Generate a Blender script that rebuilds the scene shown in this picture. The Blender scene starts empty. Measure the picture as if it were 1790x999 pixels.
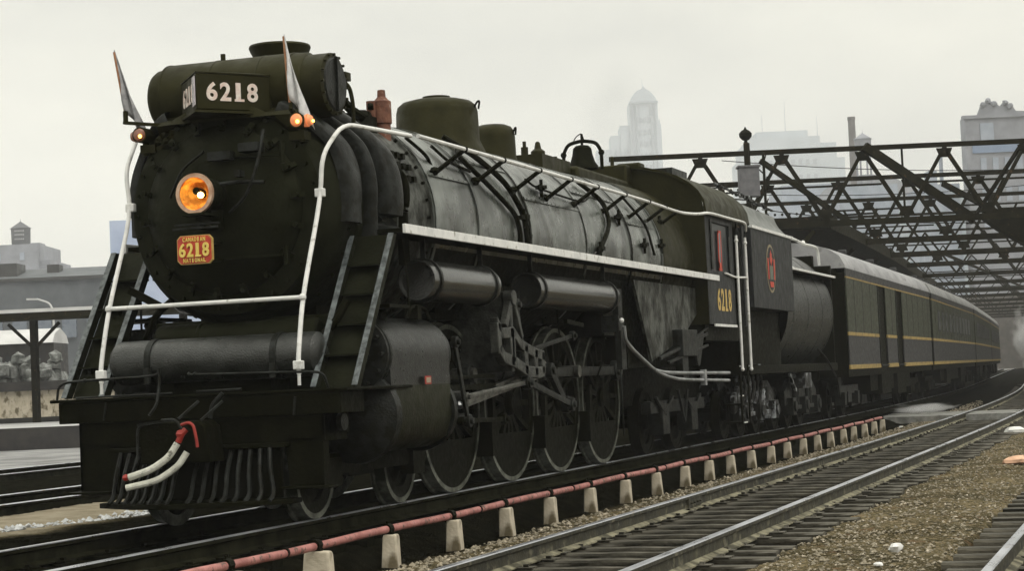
import bpy, bmesh, math, random
from mathutils import Vector, Matrix, noise
R = math.radians
random.seed(7)
sc = bpy.context.scene
COL = sc.collection

# ------------------------------------------------------------------ camera
cam_d = bpy.data.cameras.new("camera"); cam = bpy.data.objects.new("camera", cam_d); COL.objects.link(cam)
CX, CY, CZ = 8.39, 0.0, 1.19
THETA, PITCH, ROLL = R(18.796), R(2.825), 0.045
cam_d.sensor_width = 36.0; cam_d.lens = 3400.0/1790*36; cam_d.clip_start = 0.1; cam_d.clip_end = 6000
fw = Vector((-math.sin(THETA)*math.cos(PITCH), math.cos(THETA)*math.cos(PITCH), math.sin(PITCH)))
rt = Vector((math.cos(THETA), math.sin(THETA), 0)); up = rt.cross(fw)
cr, sr = math.cos(ROLL), math.sin(ROLL)
rt2 = rt*cr - up*sr; up2 = up*cr + rt*sr
M = Matrix((rt2, up2, -fw)).transposed().to_4x4(); M.translation = (CX, CY, CZ)
cam.matrix_world = M
sc.camera = cam

# ------------------------------------------------------------------ world and light
w = bpy.data.worlds.new("World"); sc.world = w; w.use_nodes = True
nt = w.node_tree; nt.nodes.clear(); N = nt.nodes.new; Lk = nt.links.new
out = N('ShaderNodeOutputWorld'); bg = N('ShaderNodeBackground'); Lk(bg.outputs[0], out.inputs[0])
sky = N('ShaderNodeTexSky'); sky.sky_type = 'NISHITA'; sky.sun_disc = False
SUN_EL, SUN_AZ = R(48), R(112)      # azimuth measured from +Y towards +X
sky.sun_elevation = SUN_EL; sky.sun_rotation = SUN_AZ; sky.dust_density = 6; sky.air_density = 1.5
tc = N('ShaderNodeTexCoord'); mp = N('ShaderNodeMapping'); mp.inputs['Scale'].default_value = (1.0, 1.0, 2.6)
nz = N('ShaderNodeTexNoise'); nz.inputs['Scale'].default_value = 3.1; nz.inputs['Detail'].default_value = 5; nz.inputs['Roughness'].default_value = .55
Lk(tc.outputs['Generated'], mp.inputs[0]); Lk(mp.outputs[0], nz.inputs[0])
rp = N('ShaderNodeValToRGB'); rp.color_ramp.elements[0].position = .3; rp.color_ramp.elements[1].position = .68
rp.color_ramp.elements[0].color = (6.2, 6.2, 5.7, 1); rp.color_ramp.elements[1].color = (9.5, 9.3, 8.1, 1)
Lk(nz.outputs[0], rp.inputs[0])
mx = N('ShaderNodeMix'); mx.data_type = 'RGBA'; mx.inputs[0].default_value = .93
# overcast skies are brighter overhead than at the horizon
spz = N('ShaderNodeSeparateXYZ'); Lk(tc.outputs['Generated'], spz.inputs[0]); zr = N('ShaderNodeMapRange'); zr.interpolation_type = 'SMOOTHSTEP'
zr.inputs[1].default_value = .22; zr.inputs[2].default_value = .95; zr.inputs[3].default_value = 1.0; zr.inputs[4].default_value = 2.1; Lk(spz.outputs[2], zr.inputs[0])
vm = N('ShaderNodeVectorMath'); vm.operation = 'SCALE'; Lk(rp.outputs[0], vm.inputs[0]); Lk(zr.outputs[0], vm.inputs['Scale'])
Lk(sky.outputs[0], mx.inputs[6]); Lk(vm.outputs[0], mx.inputs[7]); Lk(mx.outputs[2], bg.inputs[0])
bg.inputs[1].default_value = 0.115
sd = bpy.data.lights.new("sun", 'SUN'); sd.energy = 1.0; sd.angle = R(22); sd.color = (1, .96, .9)
so = bpy.data.objects.new("sun", sd); COL.objects.link(so)
sdir = Vector((math.sin(SUN_AZ)*math.cos(SUN_EL), math.cos(SUN_AZ)*math.cos(SUN_EL), math.sin(SUN_EL)))
so.rotation_euler = sdir.to_track_quat('Z', 'Y').to_euler(); so.location = (0, 0, 60)
vs = sc.view_settings; vs.view_transform = 'Standard'; vs.look = 'None'; vs.gamma = 1; vs.use_curve_mapping = False
vs.exposure = 0.0
sc.cycles.max_bounces = 5; sc.cycles.diffuse_bounces = 2; sc.cycles.glossy_bounces = 3; sc.cycles.volume_bounces = 1
sc.cycles.transparent_max_bounces = 12

# ------------------------------------------------------------------ materials
MATS = {}
def pm(name, c1, c2, scale=4, lo=.35, hi=.65, rough=(.4, .6), metal=0, bump=.0, bscale=40, stretch=(1, 1, 1), c3=None, s3=30, p3=(.6, .7), spec=.5, detail=6, tint=None):
    m = bpy.data.materials.new(name); m.use_nodes = True; t = m.node_tree; n = t.nodes; l = t.links
    b = n['Principled BSDF']; tc = n.new('ShaderNodeTexCoord'); mp = n.new('ShaderNodeMapping'); mp.inputs['Scale'].default_value = stretch
    l.new(tc.outputs['Object'], mp.inputs[0])
    a = n.new('ShaderNodeTexNoise'); a.inputs['Scale'].default_value = scale; a.inputs['Detail'].default_value = detail; a.inputs['Roughness'].default_value = .6
    l.new(mp.outputs[0], a.inputs[0])
    r = n.new('ShaderNodeValToRGB'); r.color_ramp.elements[0].position = lo; r.color_ramp.elements[1].position = hi
    r.color_ramp.elements[0].color = (*c1, 1); r.color_ramp.elements[1].color = (*c2, 1); l.new(a.outputs[0], r.inputs[0])
    col = r.outputs[0]
    if c3:
        a3 = n.new('ShaderNodeTexNoise'); a3.inputs['Scale'].default_value = s3; a3.inputs['Detail'].default_value = 4
        l.new(mp.outputs[0], a3.inputs[0])
        q = n.new('ShaderNodeMapRange'); q.inputs[1].default_value = p3[0]; q.inputs[2].default_value = p3[1]; l.new(a3.outputs[0], q.inputs[0])
        x = n.new('ShaderNodeMix'); x.data_type = 'RGBA'; l.new(q.outputs[0], x.inputs[0]); l.new(col, x.inputs[6]); x.inputs[7].default_value = (*c3, 1)
        col = x.outputs[2]
    l.new(col, b.inputs['Base Color'])
    a2 = n.new('ShaderNodeTexNoise'); a2.inputs['Scale'].default_value = scale*2.3; a2.inputs['Detail'].default_value = 4; l.new(mp.outputs[0], a2.inputs[0])
    q = n.new('ShaderNodeMapRange'); q.inputs[1].default_value = .3; q.inputs[2].default_value = .7; q.inputs[3].default_value = rough[0]; q.inputs[4].default_value = rough[1]
    l.new(a2.outputs[0], q.inputs[0]); l.new(q.outputs[0], b.inputs['Roughness'])
    b.inputs['Metallic'].default_value = metal
    if tint: b.inputs['Specular Tint'].default_value = (*tint, 1)
    b.inputs['Specular IOR Level'].default_value = spec
    if bump:
        a4 = n.new('ShaderNodeTexNoise'); a4.inputs['Scale'].default_value = bscale; a4.inputs['Detail'].default_value = 5; l.new(tc.outputs['Object'], a4.inputs[0])
        bp = n.new('ShaderNodeBump'); bp.inputs['Strength'].default_value = bump; bp.inputs['Distance'].default_value = .02
        l.new(a4.outputs[0], bp.inputs['Height']); l.new(bp.outputs[0], b.inputs['Normal'])
    MATS[name] = m; return m
OLV = (.95, 1, .55)
BLK = pm('shaded_black', (.006, .0065, .003), (.013, .014, .007), 3, rough=(.38, .62), bump=.25, bscale=25, spec=.25, tint=OLV)
SOOT = pm('sooty_black', (.0055, .0052, .0012), (.0135, .013, .004), 2.5, rough=(.5, .75), bump=.2, bscale=18, spec=.26, tint=(1, .96, .5))
FRONT = pm('front_black', (.0035, .004, .0012), (.011, .012, .007), 4, rough=(.45, .7), bump=.35, bscale=22, spec=.10, tint=OLV)
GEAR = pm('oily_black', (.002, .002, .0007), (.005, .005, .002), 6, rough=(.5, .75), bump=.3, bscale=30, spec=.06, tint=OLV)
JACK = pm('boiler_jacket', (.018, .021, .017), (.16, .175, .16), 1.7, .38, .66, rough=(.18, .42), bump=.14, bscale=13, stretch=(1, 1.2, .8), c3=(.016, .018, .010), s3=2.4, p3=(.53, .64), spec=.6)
SBOX = pm('scabby_smokebox', (.008, .009, .005), (.085, .09, .08), 4, .44, .6, rough=(.4, .7), bump=.5, bscale=20, stretch=(1, 1, .7), spec=.25)
GRYB = pm('worn_black_steel', (.004, .0045, .003), (.026, .029, .027), 5, .35, .7, rough=(.35, .55), bump=.3, bscale=45, c3=(.006, .006, .003), s3=12, p3=(.5, .62), spec=.16)
RES = pm('shiny_reservoir', (.010, .011, .009), (.035, .036, .034), 3, rough=(.12, .22), metal=.0, spec=1.0, bump=.15, bscale=40, c3=(.04, .04, .035), s3=7, p3=(.6, .72))
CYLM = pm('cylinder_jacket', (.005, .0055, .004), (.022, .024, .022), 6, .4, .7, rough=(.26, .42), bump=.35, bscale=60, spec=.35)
TANK = pm('damp_tank_steel', (.008, .009, .007), (.035, .038, .035), 5, rough=(.25, .42), bump=.4, bscale=60, spec=.55)
WHT = pm('white_paint', (.62, .63, .62), (.8, .8, .78), 7, .3, .6, rough=(.35, .6), bump=.1, c3=(.26, .25, .2), s3=11, p3=(.60, .76))
STEEL = pm('polished_steel', (.4, .41, .42), (.55, .56, .56), 9, rough=(.25, .45), metal=1, bump=.1)
ROD = pm('rod_steel', (.04, .04, .035), (.2, .2, .18), 9, rough=(.3, .5), metal=.8, bump=.1)
TYRE = pm('tyre_steel', (.03, .034, .022), (.24, .25, .21), 5, .42, .72, rough=(.4, .6), metal=.3, bump=.1)
RUST = pm('rusty_iron', (.09, .03, .018), (.2, .085, .05), 9, rough=(.7, .9), bump=.4, c3=(.5, .42, .36), s3=8, p3=(.6, .66))
FLAG = pm('flag_cloth', (.5, .5, .51), (.74, .74, .74), 10, rough=(.8, .95), c3=(.12, .12, .12), s3=6, p3=(.6, .72))
WOODP = pm('flag_stick', (.25, .11, .05), (.4, .2, .1), 20, rough=(.6, .8))
STRP = pm('stripe_gold', (.22, .15, .04), (.40, .28, .09), 9, rough=(.5, .7), c3=(.1, .08, .04), s3=3, p3=(.58, .75))
GOLD = pm('gold_paint', (.42, .28, .075), (.6, .42, .13), 15, rough=(.5, .7))
REDP = pm('red_paint', (.42, .035, .02), (.6, .07, .03), 12, rough=(.45, .65))
YELP = pm('yellow_letters', (.75, .55, .10), (.85, .66, .18), 20, rough=(.5, .6))
PALE = pm('pale_letters', (.68, .52, .46), (.8, .74, .68), 18, rough=(.6, .7))
HOSE = pm('hose_canvas', (.42, .42, .36), (.62, .62, .55), 14, rough=(.7, .9), c3=(.15, .15, .12), s3=20)
REDB = pm('red_rubber', (.24, .015, .010), (.34, .03, .018), 9, rough=(.4, .6))
FROST = pm('limescale_black', (.010, .010, .008), (.55, .58, .61), 7.5, .50, .70, rough=(.5, .8), bump=.6, bscale=14, stretch=(1, 1, .6), c3=(.01, .01, .008), s3=5, p3=(.45, .6), spec=.2)
TEND = pm('tender_charcoal', (.009, .010, .010), (.028, .03, .032), 5, rough=(.45, .65), bump=.3, bscale=30, stretch=(1, 1, .5), spec=.25)
BUNK = pm('bunker_grey', (.10, .11, .105), (.19, .2, .19), 3, rough=(.5, .7), bump=.2, bscale=14)
def glass(name, col, emit=None, es=0, rough=.1):
    m = bpy.data.materials.new(name); m.use_nodes = True; b = m.node_tree.nodes['Principled BSDF']
    b.inputs['Base Color'].default_value = (*col, 1); b.inputs['Roughness'].default_value = rough
    if emit: b.inputs['Emission Color'].default_value = (*emit, 1); b.inputs['Emission Strength'].default_value = es
    MATS[name] = m; return m
WIN = glass('dark_window', (.012, .015, .018), rough=.3)
LENS = bpy.data.materials.new('lamp_lens'); LENS.use_nodes = True
_b = LENS.node_tree.nodes['Principled BSDF']; _b.inputs['Base Color'].default_value = (.95, .8, .62, 1); _b.inputs['Roughness'].default_value = .08; _b.inputs['Transmission Weight'].default_value = 1; _b.inputs['IOR'].default_value = 1.05
REFL = pm('amber_reflector', (.75, .25, .02), (.95, .5, .08), 8, rough=(.15, .3), metal=.9)
REFLL = pm('lit_reflector', (.5, .16, .02), (.95, .6, .25), 9, .4, .6, rough=(.15, .3), metal=.6)
_t = REFLL.node_tree; _n = _t.nodes.new('ShaderNodeTexNoise'); _n.inputs['Scale'].default_value = 11; _c = _t.nodes.new('ShaderNodeValToRGB'); _c.color_ramp.elements[0].position = .42; _c.color_ramp.elements[1].position = .62
_c.color_ramp.elements[0].color = (.16, .03, .0, 1); _c.color_ramp.elements[1].color = (1, .42, .05, 1); _o = _t.nodes.new('ShaderNodeTexCoord'); _t.links.new(_o.outputs['Object'], _n.inputs[0]); _t.links.new(_n.outputs[0], _c.inputs[0])
_t.links.new(_c.outputs[0], _t.nodes['Principled BSDF'].inputs['Emission Color']); _t.nodes['Principled BSDF'].inputs['Emission Strength'].default_value = .7
BULB = glass('lit_bulb', (1, .8, .3), (1, .62, .16), 14)
AMB = glass('lit_amber_glass', (.8, .3, .12), (1, .30, .12), .32)
AMB2 = glass('lit_marker_bulb', (1, .6, .2), (1, .5, .08), 8)
DIMG = glass('dim_marker_glass', (.22, .11, .08), (1, .35, .2), .04)

# ------------------------------------------------------------------ mesh helper
ORG = {}
class MB:
    def __init__(s): s.v = []; s.f = []; s.m = []; s.mi = 0
    def _add(s, vs, fs):
        o = len(s.v); s.v += [tuple(v) for v in vs]; s.f += [tuple(i+o for i in f) for f in fs]; s.m += [s.mi]*len(fs); return s
    def box(s, x0, x1, y0, y1, z0, z1):
        x0, x1 = min(x0, x1), max(x0, x1); y0, y1 = min(y0, y1), max(y0, y1); z0, z1 = min(z0, z1), max(z0, z1)
        return s._add([(x0,y0,z0),(x1,y0,z0),(x1,y1,z0),(x0,y1,z0),(x0,y0,z1),(x1,y0,z1),(x1,y1,z1),(x0,y1,z1)],
                      [(0,3,2,1),(4,5,6,7),(0,1,5,4),(1,2,6,5),(2,3,7,6),(3,0,4,7)])
    def bar(s, p, q, w, h, upv=(0,0,1)):          # rectangular bar from p to q
        p, q = Vector(p), Vector(q); d = (q-p).normalized(); u = Vector(upv)
        if abs(d.dot(u)) > .98: u = Vector((0,1,0))
        a = d.cross(u).normalized(); b = a.cross(d)
        vs = [e+a*(i*w/2)+b*(j*h/2) for e in (p, q) for i, j in ((-1,-1),(1,-1),(1,1),(-1,1))]
        return s._add(vs, [(0,1,2,3),(7,6,5,4),(0,4,5,1),(1,5,6,2),(2,6,7,3),(3,7,4,0)])
    def cyl(s, p, q, r0, r1=None, n=16, caps=True):
        if r1 is None: r1 = r0
        return s.lathe([(0, r0), ((Vector(q)-Vector(p)).length, r1)], p, Vector(q)-Vector(p), n, caps)
    def lathe(s, prof, c, ax, n=32, caps=True, a0=0, a1=2*math.pi):
        c = Vector(c); ax = Vector(ax).normalized(); u = Vector((0,0,1)) if abs(ax.z) < .9 else Vector((0,1,0))
        a = ax.cross(u).normalized(); b = a.cross(ax); full = a1-a0 > 6.28; k = n if full else n+1
        vs = []
        for t, r in prof:
            for i in range(k):
                an = a0+(a1-a0)*i/n; vs.append(c+ax*t+a*(math.cos(an)*r)+b*(math.sin(an)*r))
        fs = []
        for j in range(len(prof)-1):
            for i in range(n):
                i2 = (i+1) % k if full else i+1
                fs.append((j*k+i, (j+1)*k+i, (j+1)*k+i2, j*k+i2))
        if caps and full:
            fs.append(tuple(range(k))); fs.append(tuple(range((len(prof)-1)*k, len(prof)*k))[::-1])
        return s._add(vs, fs)
    def tube(s, pts, r, n=8, smooth=True, caps=True):
        pts = [Vector(p) for p in pts]
        if smooth and len(pts) > 2:
            o = [pts[0]]
            for i in range(1, len(pts)-1):
                A, B, C = pts[i-1], pts[i], pts[i+1]; k = min(.35, .5)
                p0 = B+(A-B)*k; p1 = B+(C-B)*k
                for t in (0, .25, .5, .75, 1): o.append(p0.lerp(B, t).lerp(B.lerp(p1, t), t))
            o.append(pts[-1]); pts = o
        vs = []; fs = []; pa = None; k = len(pts)
        for i, p in enumerate(pts):
            d = (pts[min(i+1, k-1)]-pts[max(i-1, 0)]).normalized()
            if pa is None:
                u = Vector((0,0,1)) if abs(d.z) < .9 else Vector((1,0,0)); pa = d.cross(u).normalized()
            else:
                pa = (pa-d*pa.dot(d)).normalized()
            b = d.cross(pa); rr = r[i*(len(r)-1)//(k-1)] if isinstance(r, (list, tuple)) else r
            for j in range(n):
                an = 2*math.pi*j/n; vs.append(p+pa*(math.cos(an)*rr)+b*(math.sin(an)*rr))
        for i in range(k-1):
            for j in range(n): fs.append((i*n+j, i*n+(j+1) % n, (i+1)*n+(j+1) % n, (i+1)*n+j))
        if caps: fs.append(tuple(range(n))[::-1]); fs.append(tuple(range((k-1)*n, k*n)))
        return s._add(vs, fs)
    def prism(s, poly, off):                       # planar polygon (3d points) extruded by off
        poly = [Vector(p) for p in poly]; off = Vector(off); k = len(poly)
        fs = [tuple(range(k)), tuple(range(k, 2*k))[::-1]]+[(i, i+k, (i+1) % k+k, (i+1) % k) for i in range(k)]
        return s._add(poly+[p+off for p in poly], fs)
    def ball(s, c, r, n=12, sc=(1,1,1), jit=0):
        c = Vector(c); vs = [c+Vector((0,0,-r*sc[2]))]; m = n//2
        for j in range(1, m):
            ph = math.pi*j/m-math.pi/2
            for i in range(n):
                an = 2*math.pi*i/n; k = 1+random.uniform(-jit, jit)
                vs.append(c+Vector((math.cos(an)*math.cos(ph)*r*sc[0]*k, math.sin(an)*math.cos(ph)*r*sc[1]*k, math.sin(ph)*r*sc[2]*k)))
        vs.append(c+Vector((0,0,r*sc[2]))); fs = []
        for i in range(n): fs.append((0, 1+(i+1) % n, 1+i)); fs.append((len(vs)-1, 1+(m-2)*n+i, 1+(m-2)*n+(i+1) % n))
        for j in range(m-2):
            for i in range(n): fs.append((1+j*n+i, 1+j*n+(i+1) % n, 1+(j+1)*n+(i+1) % n, 1+(j+1)*n+i))
        return s._add(vs, fs)
    def grid(s, P, nu, nv):                        # P(i,j) -> point, sheet
        vs = [P(i, j) for i in range(nu) for j in range(nv)]
        return s._add(vs, [(i*nv+j, (i+1)*nv+j, (i+1)*nv+j+1, i*nv+j+1) for i in range(nu-1) for j in range(nv-1)])
    def build(s, name, mat, parent=None, bevel=0, ang=32, fix=True):
        me = bpy.data.meshes.new(name); o = ORG.get(parent.name, Vector()) if parent else Vector()
        me.from_pydata([(v[0]-o.x, v[1]-o.y, v[2]-o.z) for v in s.v], [], s.f)
        if fix:
            bm = bmesh.new(); bm.from_mesh(me); bmesh.ops.recalc_face_normals(bm, faces=bm.faces); bm.to_mesh(me); bm.free()
        for m in (mat if isinstance(mat, (list, tuple)) else [mat]): me.materials.append(m)
        if isinstance(mat, (list, tuple)): me.polygons.foreach_set('material_index', s.m)
        me.polygons.foreach_set('use_smooth', [True]*len(me.polygons)); me.set_sharp_from_angle(angle=R(ang)); me.update()
        ob = bpy.data.objects.new(name, me); COL.objects.link(ob)
        if parent: ob.parent = parent; ORG[ob.name] = o
        if bevel:
            b = ob.modifiers.new('bevel', 'BEVEL'); b.width = bevel; b.segments = 2; b.limit_method = 'ANGLE'; b.angle_limit = R(40)
        return ob
def tag(o, label=None, cat=None, group=None, kind=None):
    for k, v in (('label', label), ('category', cat), ('group', group), ('kind', kind)):
        if v: o[k] = v
    return o
def thing(name, label, cat, loc=(0,0,0), group=None, kind=None):
    o = bpy.data.objects.new(name, None); COL.objects.link(o); o.location = loc; ORG[o.name] = Vector(loc)
    o.empty_display_size = .2
    return tag(o, label, cat, group, kind)
def copy_tree(o, parent=None, loc=None, rotz=None):
    c = o.copy(); COL.objects.link(c); c.parent = parent
    if loc is not None: c.location = loc; ORG[c.name] = Vector(loc)
    if rotz is not None: c.rotation_euler.z = rotz
    for ch in [x for x in COL.objects if x.parent == o]: copy_tree(ch, c)
    return c
def lab(o, l): o['label'] = l; return o

_glyph = {}
def glyph(ch):
    if ch in _glyph: return _glyph[ch]
    cu = bpy.data.curves.new('glyph', 'FONT'); cu.body = ch; cu.size = 1; cu.offset = .028; cu.resolution_u = 4
    ob = bpy.data.objects.new('glyph', cu); COL.objects.link(ob); bpy.context.view_layer.update()
    dg = bpy.context.evaluated_depsgraph_get(); me = bpy.data.meshes.new_from_object(ob.evaluated_get(dg))
    vs = [(v.co.x, v.co.y) for v in me.vertices]; fs = [tuple(p.vertices) for p in me.polygons]
    ed = {}
    for f in fs:
        for i in range(len(f)):
            e = (f[i], f[(i+1) % len(f)]); ed[e] = 1
    rim = [e for e in ed if (e[1], e[0]) not in ed]
    x0 = min(v[0] for v in vs); x1 = max(v[0] for v in vs); y0 = min(v[1] for v in vs); y1 = max(v[1] for v in vs)
    bpy.data.objects.remove(ob); bpy.data.meshes.remove(me)
    _glyph[ch] = ([((v[0]-x0)/(x1-x0), (v[1]-y0)/(y1-y0)) for v in vs], fs, rim); return _glyph[ch]
def write(mb, text, org, u, v, wd, ht, th, gap=.22, serif=True):
    """text in a box wd x ht starting at org, u across, v up; th = thickness vector"""
    org, u, v, th = Vector(org), Vector(u).normalized(), Vector(v).normalized(), Vector(th)
    n = len(text); cw = wd/(n+(n-1)*gap)
    for i, ch in enumerate(text):
        if ch == ' ': continue
        g, fs, rim = glyph(ch); o = org+u*(i*cw*(1+gap)); k = 1.0; dx = 0
        if ch in '1I': k = .45; dx = cw*.2
        P = [o+u*(dx+x*cw*k)+v*(y*ht) for x, y in g]; m = len(P)
        mb._add(P+[p+th for p in P], [f for f in fs]+[tuple(j+m for j in f)[::-1] for f in fs]+[(a, b, b+m, a+m) for a, b in rim])
        if ch == '1' and serif:
            a = o+u*(cw*.08); b = o+u*(cw*.97); mb.prism([a, b, b+v*ht*.13, a+v*ht*.13], th*1.02)

# ------------------------------------------------------------------ setting: ground
def curve(y):
    if y < 33: return 0.0
    if y < 100: return -4.8e-4*(y-33)**2
    return -4.8e-4*67**2-.0643*(y-100)
def sstep(a, b, x):
    t = max(0, min(1, (x-a)/(b-a))); return t*t*(3-2*t)
NA = (2.995+4.625)/2+.06; NAL = NA-.75; NAR = NA+.75      # near track centre and rails (rail top z -.17)
TC = 7.88                                                # third track centre
def gz(x, y):
    x -= curve(y)
    z = -.25+(.02 if abs(x) < 1.3 else 0)
    z = z+(-.13)*sstep(1.35, 1.75, x)                    # shoulder under the pipe
    z += .035*sstep(1.9, 2.3, x)*(1-sstep(2.95, 3.1, x))
    z += -.13*sstep(2.95, 3.08, x)*(1-sstep(4.75, 5.15, x))   # low ballast between the near ties
    z += -.10*sstep(6.5, 6.65, x)*(1-sstep(9.2, 9.4, x))
    z += .05*math.exp(-((x-5.75)/.45)**2)
    if x < -1.6: z = -.25+.05*sstep(-1.6, -3, x)
    return z
def graded(a, b, segs):
    o = [a]
    for lim, st in segs:
        while o[-1] < lim-1e-6: o.append(min(lim, o[-1]+st))
    return o
xs = [-1500, -900, -500, -200, -100]+graded(-60, 0, [(-20, 4), (-8, .8), (-1.6, .3), (1.2, .15), (9.6, .06), (14, .4), (40, 3), (100, 15)])+[300, 800, 1500]
ys = [-200, -150, -60, -20]+graded(-4, 0, [(8, 1), (24, .09), (40, .22), (70, .6), (120, 2), (300, 20), (1000, 150)])+[1700]
mb = MB(); nv = len(ys)
def gp(i, j):
    x, y = xs[i], ys[j]; z = gz(x, y) if abs(x) < 60 and y < 300 else -.28
    if -9 < x < 12 and 5 < y < 90:
        rough = .5 if 3.0 < x-curve(y) < 4.9 or abs(x) < 1.4 else 1
        z += rough*(.020*noise.noise(Vector((x*1.3, y*1.3, 0)))+.013*noise.noise(Vector((x*5, y*5, 3)))+.010*noise.noise(Vector((x*13, y*13, 9))))
    return (x+(0 if not -60 < x < 100 else curve(y)*(1 if abs(x) < 60 else 0)), y, z)
mb.grid(gp, len(xs), nv)
def ground_mat():
    m = bpy.data.materials.new('yard_dirt'); m.use_nodes = True; t = m.node_tree; n = t.nodes; l = t.links; b = n['Principled BSDF']
    tc = n.new('ShaderNodeTexCoord'); sp = n.new('ShaderNodeSeparateXYZ'); l.new(tc.outputs['Object'], sp.inputs[0])
    def noi(s, d, r=.6):
        a = n.new('ShaderNodeTexNoise'); a.inputs['Scale'].default_value = s; a.inputs['Detail'].default_value = d; a.inputs['Roughness'].default_value = r; l.new(tc.outputs['Object'], a.inputs[0]); return a.outputs[0]
    def mapr(i, a, b_, c=0, d=1):
        q = n.new('ShaderNodeMapRange'); q.inputs[1].default_value = a; q.inputs[2].default_value = b_; q.inputs[3].default_value = c; q.inputs[4].default_value = d; l.new(i, q.inputs[0]); return q.outputs[0]
    def mix(f, a, b_):
        x = n.new('ShaderNodeMix'); x.data_type = 'RGBA'; l.new(f, x.inputs[0])
        for k, v in ((6, a), (7, b_)):
            if isinstance(v, tuple): x.inputs[k].default_value = (*v, 1)
            else: l.new(v, x.inputs[k])
        return x.outputs[2]
    def mul(a, b_):
        x = n.new('ShaderNodeMath'); x.operation = 'MULTIPLY'; l.new(a, x.inputs[0]); l.new(b_, x.inputs[1]); return x.outputs[0]
    def add(a, b_):
        x = n.new('ShaderNodeMath'); x.operation = 'ADD'; l.new(a, x.inputs[0])
        if isinstance(b_, float): x.inputs[1].default_value = b_
        else: l.new(b_, x.inputs[1])
        return x.outputs[0]
    base = mix(mapr(noi(1.1, 6), .35, .65), (.065, .054, .027), (.27, .22, .125))
    base = mix(mapr(noi(9, 5, .7), .50, .66), base, (.035, .033, .02))
    patch = mapr(noi(.9, 6, .65), .46, .60)
    vo = n.new('ShaderNodeTexVoronoi'); vo.inputs['Scale'].default_value = 34; l.new(tc.outputs['Object'], vo.inputs[0])
    vs_ = n.new('ShaderNodeSeparateColor'); l.new(vo.outputs['Color'], vs_.inputs[0])
    base = mix(mapr(vs_.outputs[0], .35, .95, 0, .75), base, (.035, .03, .018))
    base = mix(mapr(vs_.outputs[1], .72, 1, 0, .9), base, (.38, .30, .19))
    base = mix(mul(patch, mapr(noi(5, 5), .3, .6, .3, .85)), base, mix(mapr(noi(18, 5), .4, .6), (.045, .04, .024), (.10, .09, .055)))
    base = mix(mapr(noi(42, 3), .60, .70), base, (.40, .36, .28))
    base = mix(mapr(noi(3.0, 5), .60, .72), base, (.19, .12, .07))
    wob = add(sp.outputs[0], mapr(noi(.8, 5), 0, 1, -.5, .5))
    # dark oily ballast in the tracks, same dark tone past the sand, pale sandy strip west of the engine, pale grey paving farther west
    def band(a, b_, soft): return mul(mapr(wob, a-soft, a+soft), mapr(wob, b_-soft, b_+soft, 1, 0))
    dark_ballast = mix(mapr(noi(6, 4), .4, .7), (.005, .005, .0025), (.018, .017, .011))
    base = mix(band(-3.3, 1.95, .2), base, dark_ballast)
    base = mix(mul(band(3.05, 4.75, .2), mapr(noi(4, 4), .25, .5, .45, .95)), base, dark_ballast)
    base = mix(band(6.7, 9.2, .2), base, dark_ballast)
    base = mix(mapr(add(sp.outputs[1], mapr(noi(1.5, 5), 0, 1, -1.2, 1.2)), 23.6, 24.2), base, mix(band(-9, 2, .2), base, dark_ballast))  # all ground past the end of the sandy strip goes dark too
    base = mix(mul(band(-6.7, -3.5, .2), mapr(add(sp.outputs[1], mapr(noi(1.5, 5), 0, 1, -1.2, 1.2)), 23.6, 24.2, 1, 0)), base, mix(mapr(noi(2.2, 5), .35, .65), (.27, .23, .16), (.42, .37, .28)))
    base = mix(band(-14.6, -6.5, .3), base, dark_ballast)
    base = mix(mapr(wob, -14.6, -15.4), base, mix(mapr(noi(.5, 5), .4, .6), (.26, .26, .26), (.42, .42, .42)))
    l.new(base, b.inputs['Base Color']); l.new(mapr(noi(2, 4), .3, .7, .55, .95), b.inputs['Roughness'])
    b.inputs['Specular IOR Level'].default_value = 0.0
    bp = n.new('ShaderNodeBump'); bp.inputs['Strength'].default_value = .9; bp.inputs['Distance'].default_value = .03
    l.new(add(add(noi(28, 6, .7), noi(95, 3)), mapr(vo.outputs['Distance'], 0, .6, .8, 0)), bp.inputs['Height']); l.new(bp.outputs[0], b.inputs['Normal'])
    return m
GND = ground_mat()
gr = mb.build('ground', GND, ang=180, fix=False); tag(gr, kind='structure')

# gravel and cinders lying loose beside the tracks (uncountable)
def stones(name, n, reg, size, mat, label, seed):
    rnd = random.Random(seed); V = []; F = []
    for k in range(n):
        x, y = reg(rnd); s = size*(rnd.random()**2.2*1.6+.35); z = gz(x, y)+s*.15; x += curve(y)
        a = rnd.random()*6.28; ca, sa = math.cos(a), math.sin(a); o = len(V)
        for (px, py, pz) in ((1,0,0),(-1,0,0),(0,1,0),(0,-1,0),(0,0,.7),(0,0,-.7),(.6,.6,.3),(-.6,.5,.35)):
            j = lambda: rnd.uniform(.65, 1.15)*s
            px, py, pz = px*j(), py*j()*.8, pz*j(); V.append((x+px*ca-py*sa, y+px*sa+py*ca, z+pz))
        F += [(o,o+6,o+4),(o+6,o+2,o+4),(o+2,o+7,o+4),(o+7,o+1,o+4),(o+1,o+3,o+4),(o+3,o,o+4),(o,o+2,o+6),(o+2,o+1,o+7),(o+1,o+2,o+5),(o+3,o+1,o+5),(o,o+3,o+5),(o+2,o,o+5)]
    m = MB(); m.v = V; m.f = F; m.m = [0]*len(F)
    ob = m.build(name, mat, fix=False, ang=20); tag(ob, label, 'slush' if 'slush' in name else 'gravel', kind='stuff'); return ob
GRV = pm('gravel_stone', (.10, .09, .06), (.34, .29, .21), 14, .3, .7, rough=(.7, .95), c3=(.55, .48, .38), s3=22, p3=(.60, .66))
def regA(r):
    y = 11+65*r.random()**2.1; return 1.9+1.08*r.random(), y
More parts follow.
